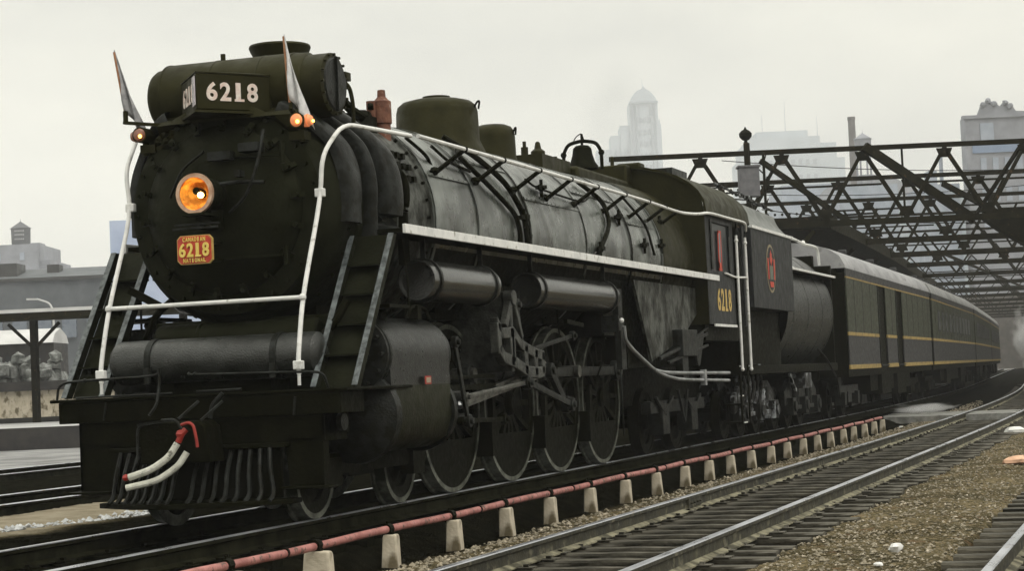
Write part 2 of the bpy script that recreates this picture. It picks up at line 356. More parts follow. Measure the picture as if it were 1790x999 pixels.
def regB(r):
    y = 11+45*r.random()**2.0; return 5.0+1.55*r.random()**.9, y
def regC(r):
    y = 11+50*r.random()**2.0; return r.choice([3.1+1.5*r.random(), 6.7+.4*r.random(), 3.0+.2*r.random()]), y
stones('loose_gravel', 9000, regA, .021, GRV, 'loose brown gravel between the pipe and the near track', 1)
stones('loose_gravel', 11000, regB, .015, GRV, 'loose brown gravel and cinders between the two right hand tracks', 2)
stones('loose_gravel', 2200, regC, .018, GRV, 'scattered stone chips fallen between the ties of the near track', 3)

SLU = pm('dirty_slush', (.35, .36, .37), (.7, .71, .72), 9, rough=(.6, .9))
def regS(r):
    y = 14+10*r.random(); return -3.55-.5*r.random()**2+.25*math.sin(y*1.3), y
stones('dirty_slush', 1000, regS, .032, SLU, 'thin line of dirty slush along the edge of the sandy strip', 4)
# ------------------------------------------------------------------ tracks
TIEM = pm('weathered_tie', (.010, .009, .005), (.115, .105, .082), 3, .38, .62, rough=(.55, .8), bump=.7, bscale=22, stretch=(.35, 6, 3), c3=(.19, .18, .155), s3=5, p3=(.60, .72), spec=.15)
TIED = pm('oily_tie', (.004, .004, .002), (.012, .012, .008), 4, rough=(.6, .8), bump=.6, bscale=22, stretch=(.35, 6, 3), spec=.0)
RAILO = pm('oily_rail_web', (.006, .006, .003), (.02, .02, .012), 5, rough=(.5, .7), bump=.4, spec=.0)
RAILW = pm('rail_web_rust', (.012, .011, .005), (.045, .04, .022), 5, rough=(.6, .85), bump=.4, c3=(.13, .12, .08), s3=7, p3=(.58, .7))
RAILF = pm('rail_foot_dust', (.05, .045, .025), (.26, .24, .16), 5, .4, .6, rough=(.8, .95), bump=.3)
RAILH = pm('rail_head_steel', (.42, .43, .46), (.62, .63, .68), 3, rough=(.22, .42), metal=.9, bump=.1, stretch=(1, .3, 1), c3=(.3, .2, .12), s3=9, p3=(.66, .72))
def rail_mesh(xoff, zt, y0, y1, fn=curve):
    prof = [(-.075, 0), (-.075, .012), (-.012, .035), (-.010, .115), (-.037, .130), (-.037, .158), (-.030, .166), (.030, .166), (.037, .158), (.037, .130), (.010, .115), (.012, .035), (.075, .012), (.075, 0)]
    m = MB(); Y = y0; L = []
    while Y < y1: L.append(Y); Y += .5 if Y < 34 else (2 if Y < 120 else 10)
    L.append(y1); k = len(prof); vs = []
    for y in L:
        c = fn(y)+xoff
        for px, pz in prof: vs.append((c+px, y, zt-.166+pz))
    fs = []; o = len(m.v); m.v += vs
    for i in range(len(L)-1):
        for j in range(k):
            j2 = (j+1) % k; m.f.append((i*k+j, i*k+j2, (i+1)*k+j2, (i+1)*k+j)); m.m.append(1 if 5 <= j <= 7 else (2 if j in (0, 1, 11, 12) else 0))
    m.f.append(tuple(range(k))); m.m.append(0); m.f.append(tuple(range((len(L)-1)*k, len(L)*k))[::-1]); m.m.append(0)
    return m
def tie_proto(mat, zt, half=1.28, h=.16):
    m = MB(); n = 14
    rnd = random.Random(5)
    def ring(x):
        j = lambda s=.006: rnd.uniform(-s, s)
        return [(x, -.095+j(), -h), (x, -.095+j(), -.014+j()), (x, -.08+j(), j(.004)), (x, -.03, j(.005)), (x, .03, j(.005)), (x, .08+j(), j(.004)), (x, .095+j(), -.014+j()), (x, .095+j(), -h)]
    vs = []
    for i in range(n+1): vs += ring(-half+2*half*i/n+rnd.uniform(-.01, .01))
    fs = [(i*8+j, i*8+(j+1) % 8, (i+1)*8+(j+1) % 8, (i+1)*8+j) for i in range(n) for j in range(8)]
    fs += [tuple(range(8)), tuple(range(n*8, n*8+8))[::-1]]
    m._add(vs, fs)
    for s in (-1, 1):                                   # tie plate and spike heads
        m.box(s*.75-.17, s*.75+.17, -.09, .09, .001, .014)
        for dx in (-.095, .095): m.box(s*.75+dx-.02, s*.75+dx+.02, -.02, .02, .012, .036)
    return m
def track(cx, zt, y0, y1, label, tie_y, mat=None, fn=curve, tiesp=.60, half=1.28, oily=False):
    t = thing('railway_track', label, 'track', (cx, y0, zt-.2))
    for s in (-.75, .75): rail_mesh(cx+s, zt, y0, y1, fn).build('rail', [RAILO if oily else RAILW, RAILH, RAILO if oily else RAILF], t, ang=30)
    if tie_y:
        rnd = random.Random(int(cx*10)); proto = tie_proto(mat, zt, half).build('tie', mat, None); proto.parent = t; first = True
        y = tie_y[0]; cnt = 0
        while y < tie_y[1] and cnt < 98:
            o = proto if first else proto.copy()
            if not first: COL.objects.link(o); o.parent = t
            first = False; cnt += 1
            o.location = (fn(y)+rnd.uniform(-.06, .06), y-y0, .034-.0+rnd.uniform(-.012, .004)); o.rotation_euler = (rnd.uniform(-.02, .02), rnd.uniform(-.004, .004), rnd.uniform(-.035, .035))
            o.scale = (rnd.uniform(.97, 1.03), rnd.uniform(.85, 1.1), 1)
            y += tiesp+rnd.uniform(-.05, .05)
        if tie_y[2] > y:
            m = MB()
            while y < tie_y[2]: m.box(cx+fn(y)-half, cx+fn(y)+half, y-.11, y+.11, zt-.34, zt-.166-.003); y += tiesp
            tag(m.build('tie_bed', mat, t), kind='stuff')
    return t
track(0, 0, 2, 260, 'dark oily track that the locomotive and its train stand on', (9, 17.5, 17.5), TIED, oily=True)
track(NA, -.17, 4, 260, 'empty track with shiny rails and grey ties beside the red pipe', (10.5, 66, 120), TIEM)
track(TC, -.17, 4, 200, 'track beyond the bare dirt strip, with one shiny rail in view', (10.5, 19, 30), TIEM)
track(-6.35, -.06, 6, 200, 'empty track beside the sandy strip on the locomotive far side', None, oily=True)
track(-12.4, -.06, 6, 260, 'empty track with oily ballast between the sandy strip track and platform', None, oily=True)
track(-26.6, -.02, 20, 300, 'empty track running close along the snowy platform paving', None, oily=True)

# joint bars on the near rail
m = MB(); m.box(NAL+.012, NAL+.045, 21.1, 21.7, -.30, -.2); 
for q in range(4): m.cyl((NAL+.04, 21.18+q*.14, -.25), (NAL+.07, 21.18+q*.14, -.25), .014, n=6)
t_near = [o for o in COL.objects if o.name.startswith('railway_track')][1]
m.build('joint_bar', RAILW, t_near)
m = MB(); m.box(NAR-.045, NAR-.012, 18.0, 18.6, -.30, -.2)
for q in range(4): m.cyl((NAR-.07, 18.08+q*.14, -.25), (NAR-.04, 18.08+q*.14, -.25), .014, n=6)
m.build('joint_bar', RAILW, t_near)

# plank crossing across the tracks at the end of the pipe
PLK = pm('crossing_plank', (.12, .12, .11), (.30, .30, .28), 5, .35, .65, rough=(.6, .85), bump=.5, stretch=(1, 6, 1))
cr_ = thing('plank_crossing', 'old timber plank crossing just beyond the end of the pipe', 'crossing', (3.2, 53, -.33))
for x0, x1 in ((1.0, NAL-.1), (NAL+.13, NAR-.13), (NAR+.1, 6.6)):
    for k in range(9):
        m = MB(); y = 51.6+k*.34; m.box(x0+curve(y), x1+curve(y)+random.uniform(-.05, .05), y, y+.31, -.42, -.185+random.uniform(-.01, .01)); m.build('plank', PLK, cr_, bevel=.008)

# ------------------------------------------------------------------ red pipe on concrete pedestals
CONC = pm('pedestal_concrete', (.40, .35, .26), (.58, .52, .42), 5, .3, .7, rough=(.75, .95), bump=.35, bscale=30, stretch=(1, 1, .6), c3=(.13, .105, .06), s3=4, p3=(.50, .62))
PIPE = pm('pink_red_pipe', (.22, .065, .055), (.46, .20, .18), 5, .3, .7, rough=(.5, .75), bump=.3, c3=(.06, .04, .025), s3=18, p3=(.56, .66))
PX, PZ = 1.78, -.055
pys = [11.2]+[12.75+1.519*k+random.uniform(-.02, .02) for k in range(23)]
# measured pedestal positions along the pipe
proto = None
for i, y in enumerate(pys):
    if i == 0:
        m = MB(); a, b, h = .068, .075, .29
        vs = []
        for z, k in ((-.16, 1.12), (.0, 1.06), (h-.03, .90), (h, .82)):
            vs += [(-a*k, -b*k, z), (a*k, -b*k, z), (a*k, b*k, z), (-a*k, b*k, z)]
        m._add(vs, [(j*4+q, j*4+(q+1) % 4, (j+1)*4+(q+1) % 4, (j+1)*4+q) for j in range(3) for q in range(4)]+[(0,1,2,3), (12,13,14,15)])
        proto = m.build('concrete_pedestal', CONC, bevel=.012); o = proto
    else: o = proto.copy(); COL.objects.link(o)
    k = 1.0
    o.location = (PX+.02+random.uniform(-.015, .015)+curve(y), y, -.385); o.rotation_euler = (random.uniform(-.02, .02), random.uniform(-.03, .03), random.uniform(-.06, .06)+.1); o.scale = (1.75 if i < 3 else 1, .8 if i < 3 else 1, 1)
    near = 'nearest to the camera, cut by the bottom edge' if i == 0 else None
    last = i == len(pys)-1
    ordn = ['', 'second', 'third', 'fourth', 'fifth', 'sixth', 'seventh', 'eighth', 'ninth', 'tenth', 'eleventh', 'twelfth', 'thirteenth']
    if i == 0: L = 'wide concrete pedestal at the near end of the red pipe'
    elif i < 13: L = '%s concrete pedestal under the red pipe counting from the camera' % ordn[i]
    elif last: L = 'last pale concrete pedestal at the far end of the red pipe'
    else: L = '%s concrete pedestal counting back from the far end of the pipe' % ordn[len(pys)-1-i]
    tag(o, L, 'pedestal', 'concrete pedestals under the pipe')
pt = thing('ground_pipe', 'long thin pinkish red pipe on low concrete pedestals', 'pipe', (PX, 10, -.1))
m = MB(); m.tube([(PX+curve(y), y, PZ+.006*math.sin(y*1.7)) for y in [4+.75*k for k in range(int((pys[-1]-4)/.75)+1)]]+[(PX+curve(pys[-1]), pys[-1], PZ)], .033, 10, smooth=False); m.build('pipe_run', PIPE, pt, ang=60)
for y in pys:
    x = PX+curve(y); m = MB(); m.box(x-.05, x+.05, y-.03, y+.03, -.12, -.075); m.lathe([(-.04, .047), (.04, .047)], (x, y, PZ+.006), (0, 1, 0), 10)
    m.cyl((x-.01, y, PZ+.03), (x-.01, y, PZ+.075), .012, n=6); m.build('pipe_clamp', GEAR, pt)
for y in (13.7, 18.1, 21.2, 25.4): 
    m = MB(); m.lathe([(-.012, .041), (.012, .041)], (PX, y, PZ), (0, 1, 0), 10); m.build('pipe_joint', GEAR, pt)

# ------------------------------------------------------------------ steam locomotive
BRKM = pm('greasy_casting', (.012, .013, .011), (.06, .063, .055), 9, rough=(.35, .55), bump=.4, bscale=40, spec=.35)
EDGE = pm('scuffed_edge', (.02, .025, .026), (.14, .16, .165), 16, .35, .65, rough=(.4, .6), bump=.3)
LO = thing('steam_locomotive', 'large black steam locomotive 6218 with white handrails and lit headlamp', 'locomotive', (0, 15.3, 0))
ZC = 2.92
def P(m, name, mat, parent=LO, **k): return m.build(name, mat, parent, **k)
# frame between the wheels, a solid box kept dark to black out the underside
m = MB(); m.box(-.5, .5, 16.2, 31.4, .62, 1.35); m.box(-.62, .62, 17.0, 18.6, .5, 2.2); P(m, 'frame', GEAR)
m = MB(); m.box(-.7, .7, 26.4, 31.3, .75, 2.4); m.box(-1.1, 1.1, 26.3, 29.8, 1.3, 1.75); P(m, 'ash_pan', GEAR)
m = MB(); m.box(-1.15, 1.15, 25.0, 29.75, 1.75, 2.6); P(m, 'firebox_side', GEAR)
# smokebox
m = MB(); m.lathe([(0, .90), (.03, .985), (.10, 1.0), (.16, 1.04), (.22, 1.085), (.3, 1.10), (1.6, 1.12)], (0, 16.38, ZC), (0, 1, 0), 64); sb = P(m, 'smokebox', FRONT)
m = MB()
for k in range(30):
    a = k*2*math.pi/30; m.cyl((math.cos(a)*.93, 16.36, ZC+math.sin(a)*.93), (math.cos(a)*.93, 16.43, ZC+math.sin(a)*.93), .02, n=6)
    m.cyl((math.cos(a)*1.13, 16.78, ZC+math.sin(a)*1.13), (math.cos(a)*1.09, 16.78, ZC+math.sin(a)*1.09), .02, n=6)
m.build('rivet_row', FRONT, sb)
m = MB(); m.lathe([(-.17, .001), (-.165, .28), (-.14, .5), (-.08, .68), (-.02, .78), (0, .80), (.04, .81)], (0, 16.36, ZC), (0, 1, 0), 56, caps=False); dr = P(m, 'smokebox_door', FRONT)
m = MB()
for k in range(18):
    a = k*2*math.pi/18+.1; c, s = math.cos(a), math.sin(a); m.bar((c*.74, 16.27, ZC+s*.74), (c*.86, 16.33, ZC+s*.86), .05, .035, (0, 1, 0)); m.cyl((c*.8, 16.24, ZC+s*.8), (c*.8, 16.31, ZC+s*.8), .024, n=6)
m.build('door_clamp', FRONT, dr)
m = MB(); m.bar((.1, 16.18, 3.40), (.66, 16.24, 3.38), .05, .025); m.bar((.1, 16.18, 2.45), (.66, 16.24, 2.45), .05, .025); m.cyl((.68, 16.25, 3.3), (.68, 16.25, 3.5), .025); m.cyl((.68, 16.25, 2.36), (.68, 16.25, 2.54), .025); m.build('hinge', FRONT, dr)
# top cover under the number boards, with small mottled pipes on the front
m = MB(); m.tube([(.52, 16.2, 3.62), (.5, 16.1, 3.3), (.38, 16.08, 3.0), (.2, 16.08, 2.86)], .016); m.tube([(-.05, 16.1, 3.45), (-.3, 16.12, 3.3), (-.45, 16.16, 3.05)], .014)
m.tube([(.05, 16.05, 3.12), (.3, 16.07, 3.14), (.55, 16.12, 3.12)], .02); m.box(.30, .36, 16.0, 16.1, 3.18, 3.24); m.box(-.02, .22, 16.1, 16.2, 3.36, 3.44); m.box(.3, .5, 16.1, 16.25, 3.42, 3.5)
P(m, 'conduit', GRYB)
# headlamp
hl = MB(); hl.lathe([(0, .17), (.02, .185), (.06, .19), (.10, .175), (.3, .16), (.36, .12)], (0, 15.80, 3.03), (0, 1, 0), 36, caps=False); hl = P(hl, 'headlamp', FRONT)
m = MB(); m.lathe([(0, .150), (0, .186), (.03, .190), (.03, .15)], (0, 15.785, 3.03), (0, 1, 0), 36, caps=False); m.build('lamp_ring', pm('lamp_brass', (.45, .25, .16), (.7, .5, .36), 12, rough=(.3, .45), metal=.5), hl)
m = MB(); m.lathe([(.20, .02), (.17, .07), (.12, .115), (.05, .145), (.0, .152)], (0, 15.80, 3.03), (0, 1, 0), 36, caps=False); m.build('reflector', REFLL, hl)
m = MB(); m.ball((.03, 15.86, 3.02), .030, 12, (1, 1.2, 1)); m.build('bulb', BULB, hl)
m = MB(); m.cyl((-.01, 15.85, 3.06), (-.01, 15.99, 3.05), .035, n=10); m.build('bulb_socket', FRONT, hl)
m = MB(); m.lathe([(0, .152), (-.012, .1), (-.016, .001)], (0, 15.80, 3.03), (0, 1, 0), 36, caps=False); m.build('lens', LENS, hl)
m = MB(); m.box(-.08, .08, 15.95, 16.25, 2.72, 2.9); m.bar((-.12, 15.9, 2.84), (.12, 15.9, 2.84), .3, .02); P(m, 'lamp_bracket', FRONT)
m = MB(); m.bar((-.235, 15.84, 2.755), (.225, 15.84, 2.755), .035, .018); m.bar((-.235, 15.80, 2.715), (.225, 15.80, 2.715), .03, .018); m.bar((0, 15.84, 2.74), (0, 16.22, 2.74), .04, .02); P(m, 'grab_step', GRYB)
# number plate
def plate_out(w_, h_, c, z, y):
    return [(-w_, y, z-h_+c), (-w_, y, z+h_-c), (-w_+c, y, z+h_-c*.0), (w_-c, y, z+h_), (w_, y, z+h_-c), (w_, y, z-h_+c), (w_-c, y, z-h_), (-w_+c, y, z-h_)]
zp = 2.515; npl = MB(); npl.prism(plate_out(.178, .132, .035, zp, 15.76), (0, .03, 0)); npl = P(npl, 'number_plate', GOLD)
m = MB(); m.prism(plate_out(.170, .124, .033, zp, 15.756), (0, .01, 0)); m.build('plate_field', REDP, npl)
m = MB(); write(m, '6218', (-.152, 15.752, zp-.066), (1,0,0), (0,0,1), .304, .128, (0, -.012, 0), .2); m.build('plate_number', YELP, npl)
m = MB(); write(m, 'CANADIAN', (-.115, 15.753, zp+.075), (1,0,0), (0,0,1), .23, .040, (0, -.006, 0), .25, False); write(m, 'NATIONAL', (-.115, 15.753, zp-.115), (1,0,0), (0,0,1), .23, .038, (0, -.006, 0), .25, False); m.build('plate_lettering', YELP, npl)
m = MB(); m.bar((0, 15.78, 2.6), (0, 16.22, 2.6), .1, .03); m.bar((0, 15.78, 2.44), (0, 16.22, 2.44), .1, .03); P(m, 'plate_bracket', FRONT)
# feedwater heater drum across the top
DY, DZ = 16.82, 4.08
m = MB(); m.lathe([(-.91, .13), (-.90, .22), (-.87, .27), (-.83, .295), (-.75, .30), (-.73, .335), (.60, .335), (.62, .33), (.74, .325), (.76, .30), (.97, .30), (.985, .27)], (0, DY, DZ), (1, 0, 0), 48); hd = P(m, 'feedwater_heater', SOOT, ang=50)
m = MB(); m.lathe([(.985, .255), (1.0, .24), (1.01, .001)], (0, DY, DZ), (1, 0, 0), 36, caps=False); m.bar((1.012, DY, DZ-.26), (1.012, DY, DZ+.26), .03, .03, (1, 0, 0)); m.build('end_cover', GRYB, hd)
m = MB()
for x in (-.72, -.2, .3, .61): m.lathe([(-.01, .339), (.01, .339)], (x, DY, DZ), (1, 0, 0), 40)
m.cyl((-.18, DY, DZ+.34), (-.18, DY, DZ+.40), .025, n=8); m.build('strap', SOOT, hd)
m = MB()
for q in range(16):
    a = q*2*math.pi/16; m.cyl((.97, DY+math.cos(a)*.285, DZ+math.sin(a)*.285), (1.0, DY+math.cos(a)*.285, DZ+math.sin(a)*.285), .014, n=6)
m.tube([(.9, DY+.28, DZ+.12), (.98, DY+.36, DZ+.02), (1.0, DY+.38, DZ-.14), (.98, DY+.42, DZ-.32)], .022); m.box(.88, .98, DY+.27, DY+.4, DZ+.08, DZ+.16); m.build('end_bolt', SOOT, hd)
# saddle cover between drum and smokebox
m = MB()
def cow(i, j):
    x = -.66+1.46*i/14; t = j/6; e = abs((x-.07)/.75)
    y = [16.40, 16.33, 16.30, 16.34, 16.5, 16.75, 17.1][j]; z = [3.66, 3.70, 3.76, 3.80, 3.84, 3.86, 3.8][j]
    if j < 2: z = max(z-.12, ZC+math.sqrt(max(.05, 1.0-x*x))-.04)+j*.05
    return (x, y+.25*max(0, e-.8), z)
m.grid(cow, 15, 7); m.prism([(-.66, 16.45, 3.55), (-.66, 16.5, 3.85), (-.66, 17.1, 3.95), (-.66, 17.1, 3.5)], (.02, 0, 0)); m.prism([(.80, 16.45, 3.45), (.80, 16.5, 3.8), (.80, 17.1, 3.95), (.80, 17.1, 3.4)], (-.02, 0, 0)); m.box(-.64, .78, 16.5, 16.9, 3.6, 3.86)
P(m, 'smokebox_hood', SOOT)
# V-shaped number boards, 6218 on each face
nb = MB(); Z0, Z1 = 3.82, 4.16
nb.prism([(0, 15.90, Z0), (.46, 16.48, Z0), (.46, 16.8, Z0), (-.46, 16.8, Z0), (-.46, 16.48, Z0)], (0, 0, Z1-Z0)); nb = P(nb, 'number_board', SOOT, bevel=.012)
m = MB(); m.prism([(0, 15.86, Z0-.03), (.5, 16.46, Z0-.03), (.5, 16.7, Z0-.03), (-.5, 16.7, Z0-.03), (-.5, 16.46, Z0-.03)], (0, 0, .024)); m.prism([(0, 15.895, Z1), (.465, 16.475, Z1+.0), (.465, 16.7, Z1+.03), (-.465, 16.7, Z1+.03), (-.465, 16.475, Z1)], (0, 0, .012)); m.build('board_trim', SOOT, nb)
for sx in (1, -1):
    u = Vector((.46*1, .58*sx, 0)).normalized(); nrm = Vector((sx*.58, -.46, 0)).normalized()
    o = (Vector((0, 15.9, 0))+Vector((.46, .58, 0)).normalized()*.10) if sx > 0 else (Vector((-.46, 16.48, 0))+Vector((.46, -.58, 0)).normalized()*.10)
    m = MB(); write(m, '6218', o+nrm*.002+Vector((0, 0, Z0+.085)), u, (0, 0, 1), .52, .175, nrm*.006, .25); m.build('board_number', PALE, nb)
m = MB(); p = Vector((0, 15.9, 0))+Vector((-.58, -.46, 0)).normalized()*.004
m.prism([(-.10, 15.905+.118, Z0+.04), (-.012, 15.905+.0, Z0+.04), (-.012, 15.905, Z1-.03), (-.10, 15.905+.118, Z1-.03)], (-.006, -.004, 0)); m.build('board_glass', pm('pale_board_glass', (.5, .46, .5), (.7, .66, .7), 8, rough=(.2, .3)), nb)
# chimney
m = MB(); m.lathe([(-.45, .34), (-.02, .285), (.12, .262), (.16, .268), (.22, .300), (.255, .312), (.275, .305), (.276, .25), (.1, .24), (.1, .001)], (0, 17.72, 4.40), (0, 0, 1), 40, caps=False); P(m, 'chimney', SOOT)
m = MB(); m.lathe([(-.40, .48), (-.2, .44), (.0, .38)], (0, 17.72, 4.36), (0, 0, 1), 36); m.box(-.3, .55, 17.15, 17.5, 3.9, 4.28); m.ball((.42, 17.5, 4.2), .12, 10); m.ball((.5, 17.7, 4.12), .09, 8); m.cyl((.3, 17.9, 4), (.3, 17.9, 4.3), .07); P(m, 'chimney_base', SOOT, bevel=.02)
# large jacketed pipes that follow the smokebox side
def rib(y, wd, hgt, R0, a0, a1, side, bot, name, mat, shift=.12):
    m = MB(); n = 22; pts = []
    for i in range(n+1):
        t = i/n; a = a0+(a1-a0)*t; r = R0+.06*math.sin(t*math.pi); yy = y-shift+shift*sstep(0, .55, t)
        pts.append((r*math.cos(a)*side, yy, ZC+r*math.sin(a)))
    pts.append((pts[-1][0], y, bot)); k = 10; vs = []
    for i, p in enumerate(pts):
        q0 = Vector(pts[max(i-1, 0)]); q1 = Vector(pts[min(i+1, len(pts)-1)]); d = (q1-q0).normalized(); nrm = Vector((d.z, 0, -d.x))*side*-1
        if nrm.x*side < 0 and abs(nrm.x) > abs(nrm.z): nrm = -nrm
        if nrm.z < -.2: nrm = -nrm
        for j in range(k+1):
            b = math.pi*j/k; vs.append(Vector(p)+Vector((0, 1, 0))*(-math.cos(b)*wd/2)+nrm*(math.sin(b)**.6*hgt if 0 < j < k else -.05))
    m._add(vs, [(i*(k+1)+j, (i+1)*(k+1)+j, (i+1)*(k+1)+j+1, i*(k+1)+j+1) for i in range(len(pts)-1) for j in range(k)])
    return P(m, name, mat, ang=60)
for s in (-1, 1):
    rib(16.80, .36, .07, 1.10, R(58), R(0), s, 2.75, 'exhaust_pipe_cover', GRYB, .25)
    rib(17.16, .12, .10, 1.12, R(60), R(0), s, 2.35, 'feedwater_pipe', GRYB, .35)
    rib(17.58, .34, .16, 1.12, R(60), R(-8), s, 2.72, 'steam_pipe_cover', GRYB, .4)
    rib(17.98, .06, .06, 1.15, R(34), R(0), s, 2.4, 'feedwater_pipe', GEAR, .3)
# mottled rear of the smokebox and jacketed boiler
m = MB(); m.lathe([(0, 1.12), (.85, 1.14), (.86, 1.165), (.9, 1.165)], (0, 17.92, ZC), (0, 1, 0), 64); P(m, 'smokebox_rear', SBOX)
m = MB()
for q in range(40):
    a = q*2*math.pi/40; m.cyl((math.cos(a)*1.15, 18.68, ZC+math.sin(a)*1.15), (math.cos(a)*1.185, 18.68, ZC+math.sin(a)*1.185), .018, n=6)
for a in (18, 25, 32):
    for yy in (18.1, 18.25, 18.4): m.box(1.12*math.cos(R(a))-.03, 1.12*math.cos(R(a))+.06, yy, yy+.07, ZC+1.12*math.sin(R(a)), ZC+1.12*math.sin(R(a))+.06)
P(m, 'boiler_bolt', GEAR)
prof = [(0, 1.17), (1.6, 1.18), (4.2, 1.20), (7.2, 1.22), (8.6, 1.25), (10.95, 1.27)]
m = MB(); m.lathe(prof, (0, 18.8, ZC), (0, 1, 0), 72, caps=True); m.m = [1 if sum(m.v[i][2] for i in f)/len(f) < 2.62 else 0 for f in m.f]; bo = P(m, 'boiler', [JACK, GEAR], fix=False)  # jacket coloured black below the running board, standing for the shade there
for y, r in ((18.86, 1.178), (20.15, 1.19), (21.9, 1.20), (24.2, 1.215), (26.3, 1.237), (27.9, 1.262), (28.8, 1.265)):
    m = MB(); m.lathe([(-.03, r), (-.03, r+.007), (.03, r+.007), (.03, r)], (0, y, ZC), (0, 1, 0), 64, caps=False); m.build('boiler_band', GEAR if y in (21.9, 26.3) else JACK, bo)
for y0, y1, r, a in ((18.9, 20.1, 1.183, 24), (20.2, 21.85, 1.194, 40), (21.95, 24.15, 1.206, 22), (24.25, 26.25, 1.226, 36), (26.35, 27.85, 1.25, 20)):
    for q in (a, 180-a):
        m = MB(); c, s_ = math.cos(R(q)), math.sin(R(q)); m.bar((c*r, y0, ZC+s_*r), (c*(r+.004), y1, ZC+s_*(r+.004)), .035, .012, (c, 0, s_))
        for k in range(int((y1-y0)/.16)): m.ball((c*(r+.006), y0+.1+k*.16, ZC+s_*(r+.006)), .011, 6)
        m.build('jacket_seam', JACK, bo)
# smooth dark rear of the boiler ahead of the cab
m = MB(); m.lathe([(0, 1.275), (.9, 1.29), (2.3, 1.30)], (0, 27.95, ZC), (0, 1, 0), 64); P(m, 'firebox_wrapper', SOOT)
# domes
def dome(y, r, zt, name, hook=1, lid=True):
    m = MB(); b = 3.9
    m.lathe([(b, r*1.25), (b+.25, r*1.02), (zt-.16, r), (zt-.08, r*.96), (zt-.03, r*.84), (zt, r*.6), (zt+.012, .001)], (0, y, 0), (0, 0, 1), 40, caps=False); d = P(m, name, SOOT, ang=50)
    if lid: m = MB(); m.lathe([(zt-.0, .17), (zt+.045, .17), (zt+.05, .001)], (.0, y, 0), (0, 0, 1), 24, caps=False); m.build('dome_lid', SOOT, d)
    if hook: m = MB(); m.tube([(r*.93, y, zt-.16), (r*1.05, y, zt-.06), (r*1.12, y, zt-.05), (r*1.08, y, zt-.15)], .013); m.build('lifting_eye', GEAR, d)
    return d
dome(22.1, .50, 4.66, 'sand_dome'); 
dome(24.15, .29, 4.58, 'steam_dome', lid=False)
m = MB(); m.box(-.3, .3, 25.3, 26.6, 3.9, 4.30); m.cyl((0, 25.45, 4.2), (0, 25.45, 4.42), .05); m.cyl((0, 25.45, 4.42), (0, 25.45, 4.50), .025); m.lathe([(4.2, .11), (4.42, .10), (4.46, .05), (4.54, .035), (4.56, .02)], (0, 26.05, 0), (0, 0, 1), 16); m.cyl((.1, 26.5, 4.2), (.1, 26.5, 4.38), .04); P(m, 'safety_valve', SOOT)
m = MB(); m.box(-.42, .42, 26.6, 29.3, 3.9, 4.24); m.box(-.36, .36, 29.4, 31.5, 4.0, 4.52); m.box(-.1, .3, 30.5, 30.8, 4.5, 4.66); m.cyl((0, 29.9, 4.5), (0, 29.9, 4.72), .03); P(m, 'turret_cover', SOOT, bevel=.05)
# bell
bl = MB(); by = 28.25; bl.lathe([(4.36, .24), (4.40, .235), (4.47, .19), (4.58, .155), (4.68, .14), (4.72, .10), (4.74, .001)], (0, by, 0), (0, 0, 1), 32, caps=False); bl = P(bl, 'bell', GEAR)
m = MB(); m.tube([(-.30, by, 4.34), (-.30, by, 4.62), (-.22, by, 4.76), (0, by, 4.80), (.22, by, 4.76), (.30, by, 4.62), (.30, by, 4.34)], .028); m.cyl((0, by, 4.72), (0, by, 4.9), .02); m.ball((-.30, by, 4.6), .05, 8); m.ball((.30, by, 4.6), .05, 8); m.tube([(-.16, by, 4.74), (-.1, by, 4.86), (0, by, 4.92), (.03, by, 4.82)], .008); m.build('bell_yoke', GEAR, bl)
# rusty whistle and generator on the right of the boiler
m = MB(); wx, wy = .70, 18.65; m.lathe([(3.55, .10), (3.70, .085), (3.92, .085), (3.93, .10), (4.16, .098), (4.18, .07), (4.21, .045), (4.28, .04), (4.29, .001)], (wx, wy, 0), (0, 0, 1), 20, caps=False); m.cyl((wx-.08, wy-.1, 3.7), (wx-.08, wy-.1, 4.16), .05, n=10); P(m, 'whistle', RUST)
m = MB(); 
for q in range(16): m.ball((.52+random.uniform(-.14, .12), 18.3+random.uniform(-.2, .2), 3.98+random.uniform(-.12, .14)), .035+random.random()*.04, 8, jit=.3)
m.box(.35, .7, 18.0, 18.5, 3.7, 3.98)
m.tube([(.6, 17.6, 4.2), (.72, 17.75, 3.98), (.8, 17.9, 3.9)], .05); m.tube([(.85, 18.9, 3.8), (1.0, 19.1, 3.62), (.98, 19.3, 3.5)], .02); P(m, 'turbo_generator', GEAR)
# running boards with white edges
for s in (1, -1):
    m = MB(); m.box(s*1.49, s*1.525, 17.12, 30.48, 2.645, 2.735); P(m, 'running_board_edge', WHT, bevel=.004)
    m = MB(); m.box(s*.95, s*1.485, 17.15, 29.7, 2.66, 2.70); P(m, 'running_board', GEAR)
    # handrail on stanchions
    hx = 1.40; HZ = 3.66
    hp = [(hx*s, 18.0, HZ), (hx*s, 29.2, HZ+.0), (hx*s, 30.0, HZ), (1.30*s, 31.0, HZ+.04)]
    m = MB(); m.tube([(hx*s, 17.86, HZ), (hx*s, 22, HZ+.0), (hx*s, 26.5, HZ), (hx*s, 28.6, HZ-.04), (1.5*s, 29.3, HZ-.02), (1.6*s, 29.6, HZ+.02), (1.61*s, 31.2, HZ+.02), (1.61*s, 32.3, HZ+.03), (1.57*s, 32.45, HZ-.1)], .023); hr = P(m, 'boiler_handrail', WHT)
    for y in (19.2, 20.45, 21.75, 23.0, 24.15, 25.5, 26.75, 27.7, 28.5):
        m = MB(); m.tube([(hx*s, y, HZ), (1.08*s, y-.10, HZ-.24)], .026, 8, smooth=False); m.ball((1.09*s, y-.12, HZ-.22), .05, 8, jit=.2); m.ball((hx*s, y, HZ), .036, 8); m.build('stanchion', GEAR, hr)
